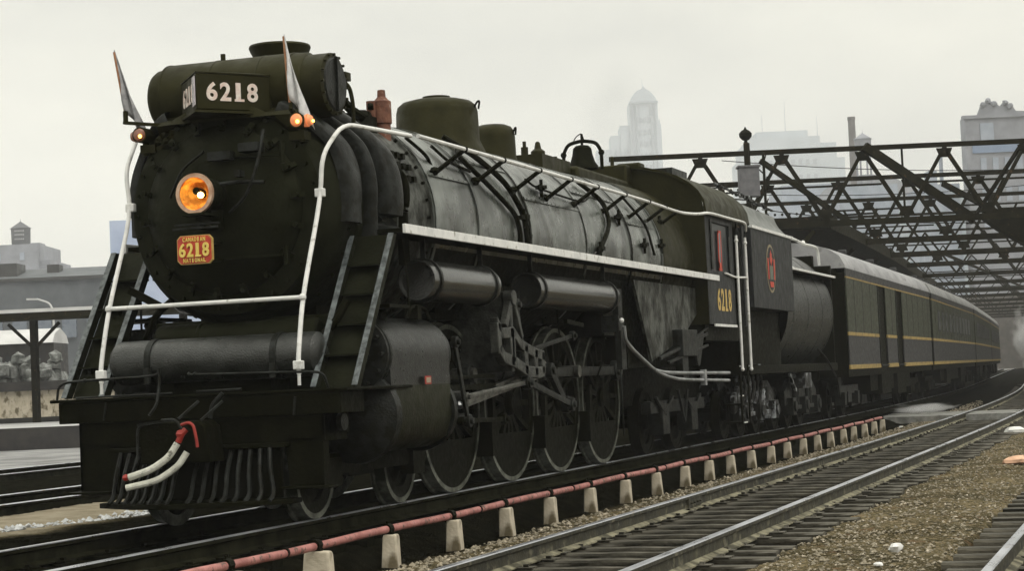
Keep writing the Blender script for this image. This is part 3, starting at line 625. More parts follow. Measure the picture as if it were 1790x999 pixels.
# pipes on the boiler side
def arcpipe(pts, r, mat=GEAR, name='boiler_pipe'):
    m = MB(); out = []
    for a, y, rr in pts: out.append((rr*math.cos(R(a)), y, ZC+rr*math.sin(R(a))))
    m.tube(out, r, 8); return P(m, name, mat)
arcpipe([(62, 20.7, 1.25), (45, 20.9, 1.25), (28, 21.35, 1.25), (10, 21.6, 1.25), (-10, 21.7, 1.25)], .035)
arcpipe([(50, 20.6, 1.24), (40, 20.2, 1.24), (25, 20.6, 1.24), (10, 21.3, 1.24), (0, 21.4, 1.24), (-9, 21.4, 1.24)], .03)
arcpipe([(45, 19.6, 1.22), (34, 19.75, 1.22), (31, 20.3, 1.22)], .018)
arcpipe([(36, 22.4, 1.23), (31, 22.6, 1.23), (27, 24.4, 1.25), (33, 24.9, 1.26)], .014)
arcpipe([(46, 25.0, 1.27), (32, 25.5, 1.27), (15, 25.3, 1.27), (-8, 24.4, 1.28)], .032)
arcpipe([(40, 26.8, 1.3), (20, 27.2, 1.3), (0, 27.3, 1.3)], .018)
for y, a in ((20.9+.6, 8), (22.7, 30), (26.9, 6), (27.9, 8), (25.9, 22), (28.3, 26), (24.6, -2)):
    m = MB(); c = Vector((1.27*math.cos(R(a)), y, ZC+1.27*math.sin(R(a)))); m.bar(c-Vector((0, .16, .01)), c+Vector((0, .16, .02)), .05, .05); m.cyl(c-Vector((0, 0, .12)), c+Vector((0, 0, .10)), .022, n=8); m.ball(c, .05, 8, jit=.2); P(m, 'washout_plug', GEAR)
# air reservoirs under the running board
for y0, y1 in ((17.95, 19.95), (21.35, 24.7)):
    for s in (1, -1):
        m = MB(); m.lathe([(.05, .02), (.05, .17), (.0, .185), (.0, .20), (.12, .21), (y1-y0-.12, .21), (y1-y0, .20), (y1-y0, .185), (y1-y0-.05, .17), (y1-y0-.05, .02)], (s*1.28, y0, 2.24), (0, 1, 0), 32); rv = P(m, 'air_reservoir', RES)
        for y in (y0+.16, y1-.16): m = MB(); m.lathe([(-.025, .21), (-.025, .225), (.025, .225), (.025, .21)], (s*1.28, y, 2.24), (0, 1, 0), 32, caps=False); m.bar((s*1.3, y, 2.45), (s*1.3, y, 2.66), .05, .02, (0, 1, 0)); m.build('hanger', GRYB, rv)
# cylinders
for s in (1, -1):
    m = MB()
    pr = []
    for i in range(17):
        a = R(-10+200*i/16); pr.append((s*(1.13+.33*math.cos(a)), 16.75, 1.50+.36*math.sin(a)))
    pr += [(s*.84, 16.75, .72), (s*1.0, 16.75, .60), (s*1.22, 16.75, .58), (s*1.40, 16.75, .68), (s*1.46, 16.75, .88), (s*1.46, 16.75, 1.2)]
    m.prism(pr, (0, 1.55, 0)); m.m = [0 if sum(m.v[i][2] for i in f)/len(f) > 1.3 else 1 for f in m.f]; cy = P(m, 'cylinder', [CYLM, BLK], ang=45, fix=False)  # greyer top and blacker lower faces: light from above put into the colour
    m = MB()
    for yy in (16.62, 16.70): m.lathe([(0, .30), (.02, .355), (.06, .355), (.07, .30)], (s*1.13, yy, 1.50), (0, 1, 0), 36)
    m.lathe([(-.12, .2), (-.05, .34), (0, .44), (.1, .45)], (s*1.1, 16.68, .93), (0, 1, 0), 36); m.lathe([(0, .33), (.06, .33), (.08, .22), (.3, .2), (.32, .08)], (s*1.13, 18.3, 1.50), (0, 1, 0), 30); m.lathe([(0, .4), (.08, .4), (.1, .2), (.22, .12)], (s*1.1, 18.3, .93), (0, 1, 0), 30)
    for q in range(12):
        a = q*math.pi/6; m.cyl((s*1.13+.31*math.cos(a), 16.56, 1.5+.31*math.sin(a)), (s*1.13+.31*math.cos(a), 16.63, 1.5+.31*math.sin(a)), .02, n=6)
    m.build('cylinder_head', GRYB, cy)
    if s > 0:
        m = MB(); m.box(1.495, 1.50, 17.52, 17.68, 1.20, 1.28); m.build('builder_plate', REDB, cy)
        m = MB(); m.box(1.5005, 1.504, 17.545, 17.655, 1.215, 1.265); m.build('plate_face', pm('plate_worn', (.25, .2, .15), (.4, .3, .2), 40), cy)
    m = MB(); m.box(s*.9, s*1.5, 16.7, 17.2, 1.93, 1.96); m.tube([(s*1.45, 17.3, 1.85), (s*1.45, 17.3, 2.2), (s*1.4, 17.32, 2.6)], .012); m.tube([(s*1.3, 17.6, 1.85), (s*1.3, 17.75, 1.98), (s*1.3, 18.1, 1.96), (s*1.3, 18.2, 1.85)], .018); m.box(s*1.2, s*1.34, 17.8, 17.9, 1.84, 1.98); m.ball((s*1.2, 17.1, 1.9), .1, 8, jit=.1); P(m, 'cylinder_fitting', GEAR)
    # crosshead, guides and rods
    m = MB(); m.box(s*1.02, s*1.24, 18.5, 20.3, 1.12, 1.18); m.box(s*1.02, s*1.24, 18.5, 20.3, 1.24, 1.28); P(m, 'crosshead_guide', GEAR)
    m = MB(); m.box(s*1.02, s*1.26, 18.85, 19.3, .82, 1.12); m.cyl((s*1.1, 19.07, .95), (s*1.34, 19.07, .95), .07, n=12); m.cyl((s*1.1, 18.4, .95), (s*1.1, 18.9, .95), .045, n=12); P(m, 'crosshead', GRYB, bevel=.02)
    m = MB(); m.ball((s*1.32, 18.92, .97), .045, 8, jit=.2); m.ball((s*1.34, 19.0, 1.03), .03, 8, jit=.2); P(m, 'crosshead_lubricator', STEEL)
    pin = (22.04, 1.30)
    def rodshape(y0, z0, y1, z1, x, t, h0, h1, er, mat, name):
        m = MB(); A = Vector((0, y0, z0)); B = Vector((0, y1, z1)); d = (B-A).normalized(); nn = Vector((0, -d.z, d.y))
        poly = [A+nn*h0/2, B+nn*h1/2, B-nn*h1/2, A-nn*h0/2]; m.prism([p+Vector((x, 0, 0)) for p in poly], (t, 0, 0))
        m.prism([A+nn*h0*.28+d*.25+Vector((x+t*1.04, 0, 0)), B+nn*h1*.28-d*.25+Vector((x+t*1.04, 0, 0)), B-nn*h1*.28-d*.25+Vector((x+t*1.04, 0, 0)), A-nn*h0*.28+d*.25+Vector((x+t*1.04, 0, 0))], (-t*.3, 0, 0))
        for e, rr in ((A, er), (B, er*1.15)): m.cyl(e+Vector((x-.01*s, 0, 0)), e+Vector((x+t+.02*s, 0, 0)), rr, n=20); m.cyl(e+Vector((x, 0, 0)), e+Vector((x+t+.05*s, 0, 0)), rr*.5, n=12)
        return P(m, name, mat, bevel=.006)
    rodshape(19.07, .96, 22.04, 1.30, s*1.18, s*.06, .11, .15, .10, ROD, 'main_rod')
    rodshape(20.04, 1.28, 25.93, 1.28, s*.98, s*.06, .12, .12, .12, GRYB, 'side_rod')
    for y in (20.04, 22.04, 23.97, 25.93):
        m = MB(); m.cyl((s*.8, y, 1.28), (s*1.1, y, 1.28), .08, n=16); P(m, 'crank_pin', ROD)
    rodshape(21.02, 1.17, 22.62, .88, s*1.36, s*.04, .075, .075, .07, GRYB, 'eccentric_rod')
    rodshape(22.04, 1.30, 22.62, .88, s*1.28, s*.06, .12, .1, .09, GRYB, 'eccentric_crank')
    rodshape(18.95, .80, 20.3, .78, s*1.30, s*.03, .05, .05, .05, GEAR, 'union_link')
    rodshape(19.0, 1.05, 21.02, 1.17, s*1.34, s*.03, .05, .05, .05, ROD, 'radius_rod')
    rodshape(18.7, 1.62, 19.0, .80, s*1.36, s*.03, .07, .07, .06, GRYB, 'combination_lever')
    rodshape(20.75, 2.05, 21.02, 1.17, s*1.33, s*.05, .10, .08, .07, GRYB, 'expansion_link')
    rodshape(20.9, 1.5, 23.0, 1.72, s*1.3, s*.03, .05, .05, .05, GRYB, 'reach_rod')
    # link bracket with three openings
    m = MB(); x = s*1.40; T = s*-.10
    top = [(20.02, 1.90), (20.16, 1.78), (20.55, 1.80), (20.8, 1.66), (21.25, 1.57), (21.62, 1.53)]; bot = [(20.06, 1.50), (20.22, 1.40), (20.6, 1.34), (21.0, 1.24), (21.35, 1.22), (21.60, 1.24)]
    def strip(pts, h):
        for (a, b), (c, d) in zip(pts[:-1], pts[1:]): m.prism([(x, a, b), (x, c, d), (x, c, d-h), (x, a, b-h)], (T, 0, 0))
    strip(top, .12); strip([(a, b+.12) for a, b in bot], .13)
    for y, a, b in ((20.06, 1.50, 1.84), (20.48, 1.36, 1.79), (20.52, 1.4, 1.78), (20.95, 1.26, 1.6), (21.30, 1.24, 1.55), (21.57, 1.26, 1.52)): m.box(x-abs(T)*(s > 0), x+abs(T)*(s < 0), y-.06, y+.06, a, b)
    m.box(s*.6, s*1.38, 20.5, 20.58, 1.3, 2.2); m.bar((s*1.36, 20.3, 1.8), (s*1.36, 20.55, 2.12), .08, .09); m.bar((s*1.36, 20.85, 1.68), (s*1.36, 20.6, 2.12), .08, .07); m.cyl((s*1.3, 20.55, 2.12), (s*1.42, 20.55, 2.12), .09, n=12)
    P(m, 'link_bracket', BRKM, bevel=.01)
    # brake rigging, springs and small rods between the drivers
    m = MB()
    for y in (21.05, 23.0, 24.95): m.bar((s*.9, y, .35), (s*.9, y+.05, 1.1), .06, .1); m.box(s*.7, s*.95, y-.12, y+.12, .35, .75); m.tube([(s*1.0, y, 1.1), (s*1.15, y+.05, 1.5), (s*1.1, y+.1, 2.1)], .012)
    for y in (20.04, 22.04, 23.97, 25.93): m.box(s*.5, s*.78, y-.45, y+.45, 1.9, 1.97); m.box(s*.5, s*.78, y-.32, y+.32, 1.97, 2.03)
    m.box(s*.55, s*1.1, 19.8, 26.3, 2.1, 2.3); m.bar((s*1.3, 22.8, 1.9), (s*1.3, 23.5, 1.86), .05, .05); P(m, 'brake_rigging', GEAR)
# wheels
def wheel(r, spokes, mat_t, hubr=.14, cw=True, wd=.13):
    w_ = thing('wheel', None, None, (0, 0, 0))
    m = MB(); m.lathe([(0, r-.055), (0, r-.004), (-wd+.02, r+.004), (-wd+.01, r+.03), (-wd-.02, r+.03), (-wd-.02, r-.07)], (0, 0, 0), (1, 0, 0), 56, caps=False)
    m.lathe([(.0005, r-.035), (.0005, r-.005)], (0, 0, 0), (1, 0, 0), 56, caps=False); t = m.build('tyre', mat_t, w_, ang=25)
    m = MB(); m.lathe([(-.02, r-.16), (-.012, r-.055), (-.11, r-.055), (-.11, r-.16), (-.02, r-.16)], (0, 0, 0), (1, 0, 0), 48, caps=False); m.lathe([(-.13, hubr*1.2), (.02, hubr), (.05, hubr*.7), (.05, .001)], (0, 0, 0), (1, 0, 0), 24, caps=False)
    for k in range(spokes):
        a = 2*math.pi*k/spokes; m2 = MB(); m2.bar((-.05, math.cos(a)*hubr*.8, math.sin(a)*hubr*.8), (-.06, math.cos(a)*(r-.12), math.sin(a)*(r-.12)), .07, .06, (1, 0, 0)); m2.build('spoke', GEAR, w_)
    if not spokes: m.lathe([(-.03, hubr*.8), (-.075, r*.5), (-.05, r-.12)], (0, 0, 0), (1, 0, 0), 40, caps=False)
    if cw:
        pts = [(-.015, math.cos(a)*(r-.1), math.sin(a)*(r-.1)) for a in [R(205+130*i/16) for i in range(17)]]; m.prism(pts, (-.07, 0, 0))
        m.cyl((-.05, 0, .36), (.03, 0, .36), .14, n=16)
    m.build('wheel_centre', GEAR, w_); m = MB(); m.cyl((-.85, 0, 0), (-.05, 0, 0), .1, n=12); m.build('axle', GEAR, w_); return w_
proto_drive = wheel(.927, 15, TYRE); proto_small = wheel(.43, 0, TYRE, .1, False); proto_trail = wheel(.50, 0, GEAR, .12, False); proto_tend = wheel(.43, 0, GEAR, .1, False)
def place(proto, name, parent, x, y, z, lab_=None):
    c = copy_tree(proto, parent); o = ORG.get(parent.name, Vector()); c.name = name; c.location = (x-o.x, y-o.y, z-o.z)
    for k in ('label', 'category', 'group'):
        if k in c: del c[k]
    if x < 0: c.rotation_euler.z = math.pi
    return c
for y in (20.04, 22.04, 23.97, 25.93):
    for s in (1, -1): place(proto_drive, 'driving_wheel', LO, s*.80, y, .927)
for y in (16.45, 18.52):
    for s in (1, -1): place(proto_small, 'leading_wheel', LO, s*.79, y, .43)
for y in (28.3, 30.1):
    for s in (1, -1): place(proto_trail, 'trailing_wheel', LO, s*.79, y, .5)
m = MB()
for s in (1, -1):
    m.box(s*.88, s*.96, 16.2, 18.8, .40, .60); m.box(s*.86, s*1.0, 16.3, 16.6, .3, .56); m.box(s*.86, s*1.0, 18.37, 18.67, .3, .56)
m.box(-.8, .8, 17.2, 17.8, .35, .7); P(m, 'leading_bogie_frame', GEAR)
m = MB()
for s in (1, -1):
    m.box(s*.9, s*1.05, 27.6, 31.0, .62, .80)
    for y in (28.3, 30.1): m.box(s*.86, s*1.1, y-.2, y+.2, .3, .75); m.bar((s*1.08, y-.5, .85), (s*1.08, y, .6), .05, .06); m.bar((s*1.08, y+.5, .85), (s*1.08, y, .6), .05, .06)
    m.bar((s*1.12, 29.0, .95), (s*1.12, 29.35, .45), .04, .05); m.bar((s*1.12, 29.35, .45), (s*1.12, 29.6, .95), .04, .04)
P(m, 'trailing_truck_frame', GRYB, bevel=.01)
# slanting ash-pan plate, blow-down box and injector pipes
m = MB(); m.prism([(1.33, 25.95, 2.52), (1.33, 26.75, 1.38), (1.30, 28.7, 1.72), (1.30, 29.7, 2.1), (1.30, 29.7, 2.52)], (-.04, 0, 0)); P(m, 'ash_pan_plate', SBOX)
m = MB(); m.box(1.2, 1.47, 28.05, 29.0, 1.45, 1.85); m.bar((1.40, 26.9, 1.42), (1.40, 29.9, 1.80), .06, .05); m.bar((1.40, 27.4, 1.36), (1.40, 29.9, 1.62), .06, .04); m.bar((1.42, 29.9, 1.9), (1.42, 28.8, 1.68), .04, .03); m.box(1.3, 1.42, 28.2, 28.55, 1.12, 1.45); m.prism([(1.42, 29.0, 1.7), (1.42, 29.7, 1.82), (1.42, 29.3, 1.3), (1.42, 29.15, 1.32)], (-.03, 0, 0)); P(m, 'injector', GRYB, bevel=.01)
m = MB(); m.tube([(1.5, 24.75, 1.85), (1.5, 24.8, 1.62), (1.5, 26.75, 1.12), (1.5, 30.9, 1.05)], .026); m.tube([(1.5, 26.2, 1.26), (1.5, 26.9, 1.21), (1.5, 30.95, 1.17)], .026); m.box(1.46, 1.54, 29.1, 29.2, 1.0, 1.24); P(m, 'injector_pipe', pm('bare_pipe', (.16, .17, .17), (.42, .43, .44), 3, rough=(.3, .5), metal=.5))
m = MB(); m.box(1.38, 1.46, 24.72, 24.95, 1.28, 1.80); m.box(1.36, 1.44, 24.72, 24.92, 1.98, 2.35); m.box(1.2, 1.44, 24.7, 24.95, 1.78, 2.0); m.tube([(1.42, 24.78, 1.3), (1.42, 24.78, .4)], .012); P(m, 'mechanical_lubricator', GRYB, bevel=.01)
m = MB(); m.ball((1.47, 24.75, 1.93), .035, 8); P(m, 'lubricator_cap', WHT)
# ---- front end: pilot beam, deck, pilot
m = MB(); m.box(-1.5, 1.5, 15.65, 17.2, 1.175, 1.205); m.box(-1.42, 1.42, 15.67, 16.2, .98, 1.175); P(m, 'front_deck', GEAR, bevel=.008)
m = MB(); m.box(-1.24, 1.24, 15.72, 16.2, .74, 1.0); m.prism([(-1.24, 15.72, .32), (-.84, 15.72, .32), (-.80, 15.72, .78), (-1.24, 15.72, .78)], (0, .12, 0)); m.prism([(.88, 15.72, .32), (1.22, 15.72, .32), (1.22, 15.72, .78), (.84, 15.72, .78)], (0, .12, 0)); m.box(1.2, 1.24, 15.72, 16.25, .8, 1.0); m.box(-1.24, -1.2, 15.72, 16.25, .36, 1.0); m.box(.85, 1.32, 15.58, 15.8, .33, .352); m.box(-1.3, -.86, 15.58, 15.8, .33, .352); pb = P(m, 'pilot_beam', GEAR, bevel=.006)
m = MB(); m.cyl((1.28, 15.95, .9), (1.33, 15.95, .9), .08, n=16); P(m, 'beam_disc', GRYB)
pl = MB(); pl.prism([(-.95, 15.55, .205), (-.45, 15.22, .205), (0, 15.10, .205), (.45, 15.22, .205), (.98, 15.55, .205), (.98, 15.75, .205), (-.95, 15.75, .205)], (0, 0, .045)); pl.prism([(-.86, 15.6, .70), (0, 15.5, .70), (.90, 15.6, .70), (.9, 15.75, .70), (-.86, 15.75, .70)], (0, 0, .04)); pl.box(-.8, .8, 15.74, 15.76, .25, .7); pl = P(pl, 'pilot', GEAR, bevel=.005)
for k in range(17):
    x = -.80+1.6*k/16+.01
    if abs(x) < .02: continue
    fr = 15.50-.30*(1-(abs(x)/.95)**1.4)
    tp = (x*.93, 15.60, .70) if abs(x) > .36 else (x*.93, 15.52, .64)
    m = MB(); m.tube([tp, (x*.96, 15.58-.2*(1-abs(x)), .5), (x, fr+.1, .30), (x*1.0, fr, .24)], .021, 6); m.build('pilot_bar', GRYB, pl)
# coupler cover and coupler knuckle
m = MB(); m.prism([(-.35, 15.26, .60), (-.35, 15.26, .93), (-.30, 15.26, .97), (.24, 15.26, .97), (.30, 15.26, .92), (.34, 15.26, .60)], (0, .3, 0)); cc = P(m, 'coupler_cover', GEAR, bevel=.015)
m = MB(); m.bar((-.35, 15.24, .95), (-.08, 15.24, .98), .03, .02); m.tube([(-.36, 15.24, .62), (-.36, 15.24, .92), (-.3, 15.24, .95)], .012); m.tube([(-.1, 15.22, .985), (.05, 15.2, .99), (.12, 15.2, .88)], .014); m.bar((.02, 15.3, .99), (.12, 15.5, 1.14), .02, .02); m.bar((.24, 15.3, .97), (.36, 15.5, 1.13), .02, .02); m.build('cover_rim', GRYB, cc)
m = MB(); m.tube([(.07, 15.18, .78), (.0, 15.14, .66), (-.14, 15.08, .56), (-.34, 15.04, .50)], .032, 10); m.tube([(.15, 15.2, .70), (.08, 15.16, .58), (-.1, 15.1, .46), (-.36, 15.02, .41)], .030, 10); ho = P(m, 'air_hose', HOSE)
m = MB(); m.tube([(.15, 15.2, .90), (.115, 15.18, .86), (.08, 15.18, .79)], .028, 8); m.tube([(.12, 15.17, .94), (.2, 15.16, .96), (.245, 15.16, .93), (.27, 15.16, .80), (.275, 15.16, .74)], .014, 8); m.ball((-.37, 15.04, .5), .035, 8, (1, 1, .9)); m.ball((.1, 15.18, .86), .04, 8); m.build('hose_fitting', REDB, ho)
# thin grey rails and levers on the deck
GT = GRYB
m = MB(); m.tube([(-1.40, 15.62, 1.2), (-1.38, 15.62, 1.33), (-1.28, 15.62, 1.37), (-.35, 15.62, 1.38), (-.33, 15.62, 1.44)], .012); m.tube([(-.32, 15.60, 1.45), (-.32, 15.6, 1.3), (-.33, 15.55, 1.12), (-.38, 15.5, 1.03)], .013); m.ball((-1.1, 15.62, 1.372), .022, 8); P(m, 'uncoupling_lever', GT)
m = MB(); m.tube([(-.03, 15.62, 1.38), (1.02, 15.62, 1.36), (1.28, 15.64, 1.35), (1.30, 15.7, 1.2)], .012); m.ball((-.03, 15.62, 1.385), .02, 8); m.ball((.03, 15.62, 1.385), .02, 8); m.tube([(-1.2, 15.62, 1.215), (-.2, 15.62, 1.22)], .01); m.tube([(.05, 15.6, 1.225), (.5, 15.6, 1.23)], .012); m.tube([(.30, 15.62, 1.2), (.2, 15.6, 1.1), (.18, 15.6, .98)], .02); m.tube([(1.0, 15.64, 1.14), (.98, 15.64, .98)], .013); m.tube([(-.9, 15.64, 1.16), (-.93, 15.64, 1.0)], .01); P(m, 'deck_grab_rail', GT)
# transverse reservoir on the deck
m = MB(); m.lathe([(0, .08), (.02, .16), (.06, .20), (.10, .205), (2.05, .205), (2.09, .2), (2.13, .15), (2.15, .08)], (-1.06, 16.12, 1.52), (1, 0, 0), 36); dt = P(m, 'deck_reservoir', TANK)
for x in (-.62, .66): m = MB(); m.lathe([(-.03, .205), (-.03, .215), (.03, .215), (.03, .205)], (x, 16.12, 1.52), (1, 0, 0), 36, caps=False); m.box(x-.03, x+.03, 15.9, 15.93, 1.32, 1.46); m.build('reservoir_strap', GRYB, dt)
m = MB(); m.lathe([(-.8, .12), (-.78, .15), (.85, .15), (.88, .12)], (0, 16.5, 1.72), (1, 0, 0), 24); m.box(-.9, .95, 16.6, 16.9, 1.2, 1.9); m.lathe([(0, .16), (.05, .16)], (-.35, 16.5, 1.72), (1, 0, 0), 24); P(m, 'smokebox_saddle', FRONT, bevel=.02)
m = MB(); m.tube([(-.95, 16.5, 1.75), (-.8, 16.45, 1.98), (-.6, 16.4, 2.1)], .035); m.tube([(1.0, 16.3, 1.7), (1.12, 16.3, 1.8), (1.2, 16.4, 2.0)], .04); m.bar((-1.0, 16.3, 2.22), (-.68, 16.3, 2.05), .03, .07); P(m, 'brace_pipe', GEAR)
# sloping steps from deck to running board (both sides)
for s in (1, -1):
    st = MB(); y0, y1, z0, z1 = 15.92, 16.92, 1.21, 2.63
    for x in (1.08, 1.47): st.prism([(s*x-.009, y0-.05, z0), (s*x-.009, y0+.06, z0), (s*x-.009, y1+.06, z1), (s*x-.009, y1-.05, z1)], (.018, 0, 0))
    st.prism([(s*1.08, y0+.08, z0), (s*1.47, y0+.08, z0), (s*1.47, y1+.08, z1), (s*1.08, y1+.08, z1)], (0, .02, 0)); st = P(st, 'front_steps', FRONT)
    for x in (1.05, 1.45):
        m = MB(); m.prism([(s*x, y0-.06, z0+.01), (s*x+s*.055, y0-.06, z0+.01), (s*x+s*.055, y1-.06, z1), (s*x, y1-.06, z1)], (0, -.006, .004)); m.build('step_edge', EDGE, st)
    for k in range(4):
        z = z0+.28*(k+1); y = y0+(y1-y0)*(.28*(k+1))/(z1-z0); m = MB(); m.box(s*1.09, s*1.46, y-.02, y+.14, z, z+.018); m.build('step_tread', FRONT, st)
    # white front handrails
    m = MB(); pts = [(s*1.0, 15.74, 1.34), (s*1.0, 15.74, 1.50), (s*.99, 15.90, 2.03), (s*.99, 16.37, 2.95), (s*1.03, 16.36, 3.36), (s*1.10, 16.70, 3.68)]
    if s > 0: pts += [(s*1.22, 17.2, 3.67), (s*1.37, 17.74, 3.65)]
    m.tube(pts, .0215, 10); fr_ = P(m, 'front_handrail', WHT)
    for c in (pts[0], (s*.99, 16.37, 2.93)): m = MB(); m.box(c[0]-.045, c[0]+.045, c[1]-.03, c[1]+.03, c[2]+.04, c[2]+.12); m.build('rail_clamp', WHT, fr_, bevel=.008)
    m = MB(); m.tube([(s*1.0, 15.74, 1.38), (s*1.0, 15.74, 1.24)], .016); m.ball((s*.99, 16.40, 3.02), .0001, 6); m.build('rail_foot', WHT, fr_)
m = MB(); m.tube([(-.99, 15.90, 2.03), (.99, 15.90, 2.03)], .021, 10); m.ball((.99, 15.9, 2.03), .036, 10); m.ball((-.99, 15.9, 2.03), .036, 10); P(m, 'cross_rail', WHT)
# marker lamps
for s in (1, -1):
    lp = MB(); lp.cyl((s*.82, 16.28, 3.69), (s*.82, 16.46, 3.69), .075, n=20); lp.cyl((s*.82, 16.4, 3.5), (s*.82, 16.4, 3.62), .03); lp.box(s*.70, s*.86, 16.36, 16.5, 3.52, 3.6); lp = P(lp, 'marker_lamp', SOOT)
    m = MB(); m.lathe([(0, .062), (-.025, .05), (-.04, .001)], (s*.82, 16.28, 3.69), (0, 1, 0), 20, caps=False); m.build('front_lens', AMB if s > 0 else DIMG, lp)
    m = MB(); m.lathe([(0, .055), (.03, .043), (.04, .001)], (s*.82+s*.09, 16.36, 3.69), (s, 0, 0), 20, caps=False); m.cyl((s*.82, 16.36, 3.69), (s*.905, 16.36, 3.69), .06, n=18); m.build('side_lens', [AMB if s > 0 else DIMG], lp)
    m = MB(); m.ball((s*.82+.03, 16.24, 3.67), .018, 8)
    if s > 0: m.ball((.955, 16.36, 3.68), .014, 8)
    m.build('lamp_filament', AMB2, lp)
m = MB(); 
for q in range(7): m.ball((-.62+random.uniform(-.07, .1), 16.4, 3.64+random.uniform(-.06, .06)), .04, 8, jit=.2)
m.box(-.74, -.5, 16.38, 16.44, 3.54, 3.58); P(m, 'marker_bracket', SOOT)
# flag brackets
m = MB(); m.bar((-1.02, 16.35, 3.83), (-.5, 16.4, 3.76), .05, .03); m.cyl((-1.0, 16.35, 3.82), (-1.0, 16.35, 3.94), .025, n=8); m.cyl((.76, 16.3, 3.8), (.76, 16.3, 3.92), .02, n=8); m.bar((.76, 16.3, 3.8), (.76, 16.5, 3.7), .03, .03); P(m, 'flag_bracket', SOOT)
# ---- cab
cb = MB()
def cabarc(y, x0=1.5, zt=3.71, zc=4.50, n=16):
    pts = []
    for i in range(n+1):
        t = -1+2*i/n; pts.append((x0*math.sin(t*math.pi/2), y, zt+(zc-zt)*(math.cos(t*math.pi/2)**.9 if abs(t) < 1 else 0)))
    return pts
A = cabarc(29.7); m = MB(); m.prism([(-1.5, 29.72, 1.95)]+A[0:1]+A[1:-1]+A[-1:]+[(1.5, 29.72, 1.95)], (0, .04, 0)); cab = P(m, 'cab', SOOT)
m = MB(); a, b = cabarc(29.64, 1.56, 3.70, 4.53), cabarc(32.85, 1.56, 3.70, 4.53); n = len(a); a2, b2 = cabarc(29.64, 1.53, 3.67, 4.49), cabarc(32.85, 1.53, 3.67, 4.49)
m._add(a+b+b2+a2, [(k*n+i, k*n+i+1, ((k+1) % 4)*n+i+1, ((k+1) % 4)*n+i) for k in range(4) for i in range(n-1)]); m.build('cab_roof', SOOT, cab, ang=40)
m = MB(); m.box(.3, .9, 30.2, 31.2, 4.36, 4.5); m.box(-.9, -.3, 30.2, 31.2, 4.36, 4.5); m.prism([(.95, 30.9, 4.17), (1.15, 30.9, 4.1), (1.15, 32.2, 4.1), (.95, 32.2, 4.17)], (.01, 0, .05)); m.build('roof_vent', GRYB, cab)
for s in (1, -1):
    m = MB(); x0, x1 = s*1.5, s*1.47; m.box(x0, x1, 29.72, 31.7, 1.95, 2.80); m.box(x0, x1, 29.72, 30.08, 2.8, 3.70); m.box(x0, x1, 31.45, 31.7, 2.8, 3.70); m.box(x0, x1, 30.08, 31.45, 3.58, 3.70); m.box(x0, x1, 32.45, 32.75, 1.95, 3.68); m.build('cab_side', TEND, cab)
    m = MB(); m.box(s*1.465, s*1.455, 30.02, 31.5, 2.78, 3.62); m.build('cab_glass', WIN, cab)
    m = MB(); m.box(s*1.503, s*1.52, 30.02, 30.12, 2.82, 3.62); m.box(s*1.503, s*1.52, 31.3, 31.36, 2.82, 3.4); m.build('window_post', GRYB, cab)
    m = MB(); m.box(s*1.49, s*1.502, 30.62, 30.66, 2.86, 3.46); m.box(s*1.49, s*1.502, 30.79, 30.83, 2.86, 3.42); m.box(s*1.49, s*1.502, 30.62, 30.83, 2.82, 2.95); m.box(s*1.49, s*1.502, 30.62, 30.83, 3.43, 3.47); m.build('red_sash', REDP, cab)
    m = MB(); m.box(s*1.498, s*1.46, 30.66, 30.79, 2.95, 3.43); m.build('sash_glass', pm('sash_pane%d' % s, (.2, .22, .24), (.3, .3, .32), 5, rough=(.1, .2)), cab)
    m = MB(); write(m, '6218', (s*1.503, 30.36 if s > 0 else 31.36, 2.17), (0, s, 0), (0, 0, 1), 1.0, .36, (s*.004, 0, 0), .25); m.build('cab_number', GOLD, cab)
    m = MB(); m.box(s*1.503, s*1.53, 30.05, 31.62, 1.915, 1.955); m.build('cab_sill', WHT, cab)
    for y in (31.75, 32.45):
        m = MB(); m.tube([(s*1.55, y, 1.22), (s*1.55, y, 3.0), (s*1.55, y, 3.45)], .024); m.ball((s*1.55, y, 1.22), .035, 8); m.ball((s*1.55, y, 3.36), .038, 8); m.tube([(s*1.55, y, 1.27), (s*1.45, y, 1.27)], .014); m.build('cab_grab_pole', WHT, cab)
        m = MB(); m.tube([(s*1.55, y, 3.46), (s*1.56, y, 3.66)], .018); m.build('pole_top', GRYB, cab)
    m = MB(); m.tube([(s*1.52, 30.95, 2.79), (s*1.54, 31.6, 2.74), (s*1.54, 32.4, 2.77)], .018); m.build('arm_rest', WHT, cab)
    m = MB()
    for z in (.62, .32): m.box(s*1.2, s*1.5, 31.8, 32.35, z, z+.03)
    m.bar((s*1.5, 31.78, .3), (s*1.5, 31.78, 1.3), .03, .04); m.bar((s*1.5, 32.38, .3), (s*1.5, 32.38, 1.3), .03, .04); m.box(s*.9, s*1.5, 31.7, 32.5, 1.2, 1.3); m.build('cab_step', GEAR, cab)
    m = MB(); m.box(s*1.46, s*1.50, 31.8, 31.98, .77, .79); m.box(s*1.46, s*1.52, 31.85, 32.1, .325, .345); m.build('step_edge', WHT, cab)
m = MB(); m.box(-1.42, 1.42, 29.75, 32.6, 1.7, 1.94); m.box(-1.3, 1.3, 29.8, 30.0, 1.9, 3.6); m.box(-.5, .5, 29.7, 33, .7, 1.3); m.build('cab_floor', GEAR, cab)
m = MB(); m.box(-1.40, 1.40, 32.5, 32.9, 1.3, 3.65); m.build('vestibule_gangway', GEAR, cab)

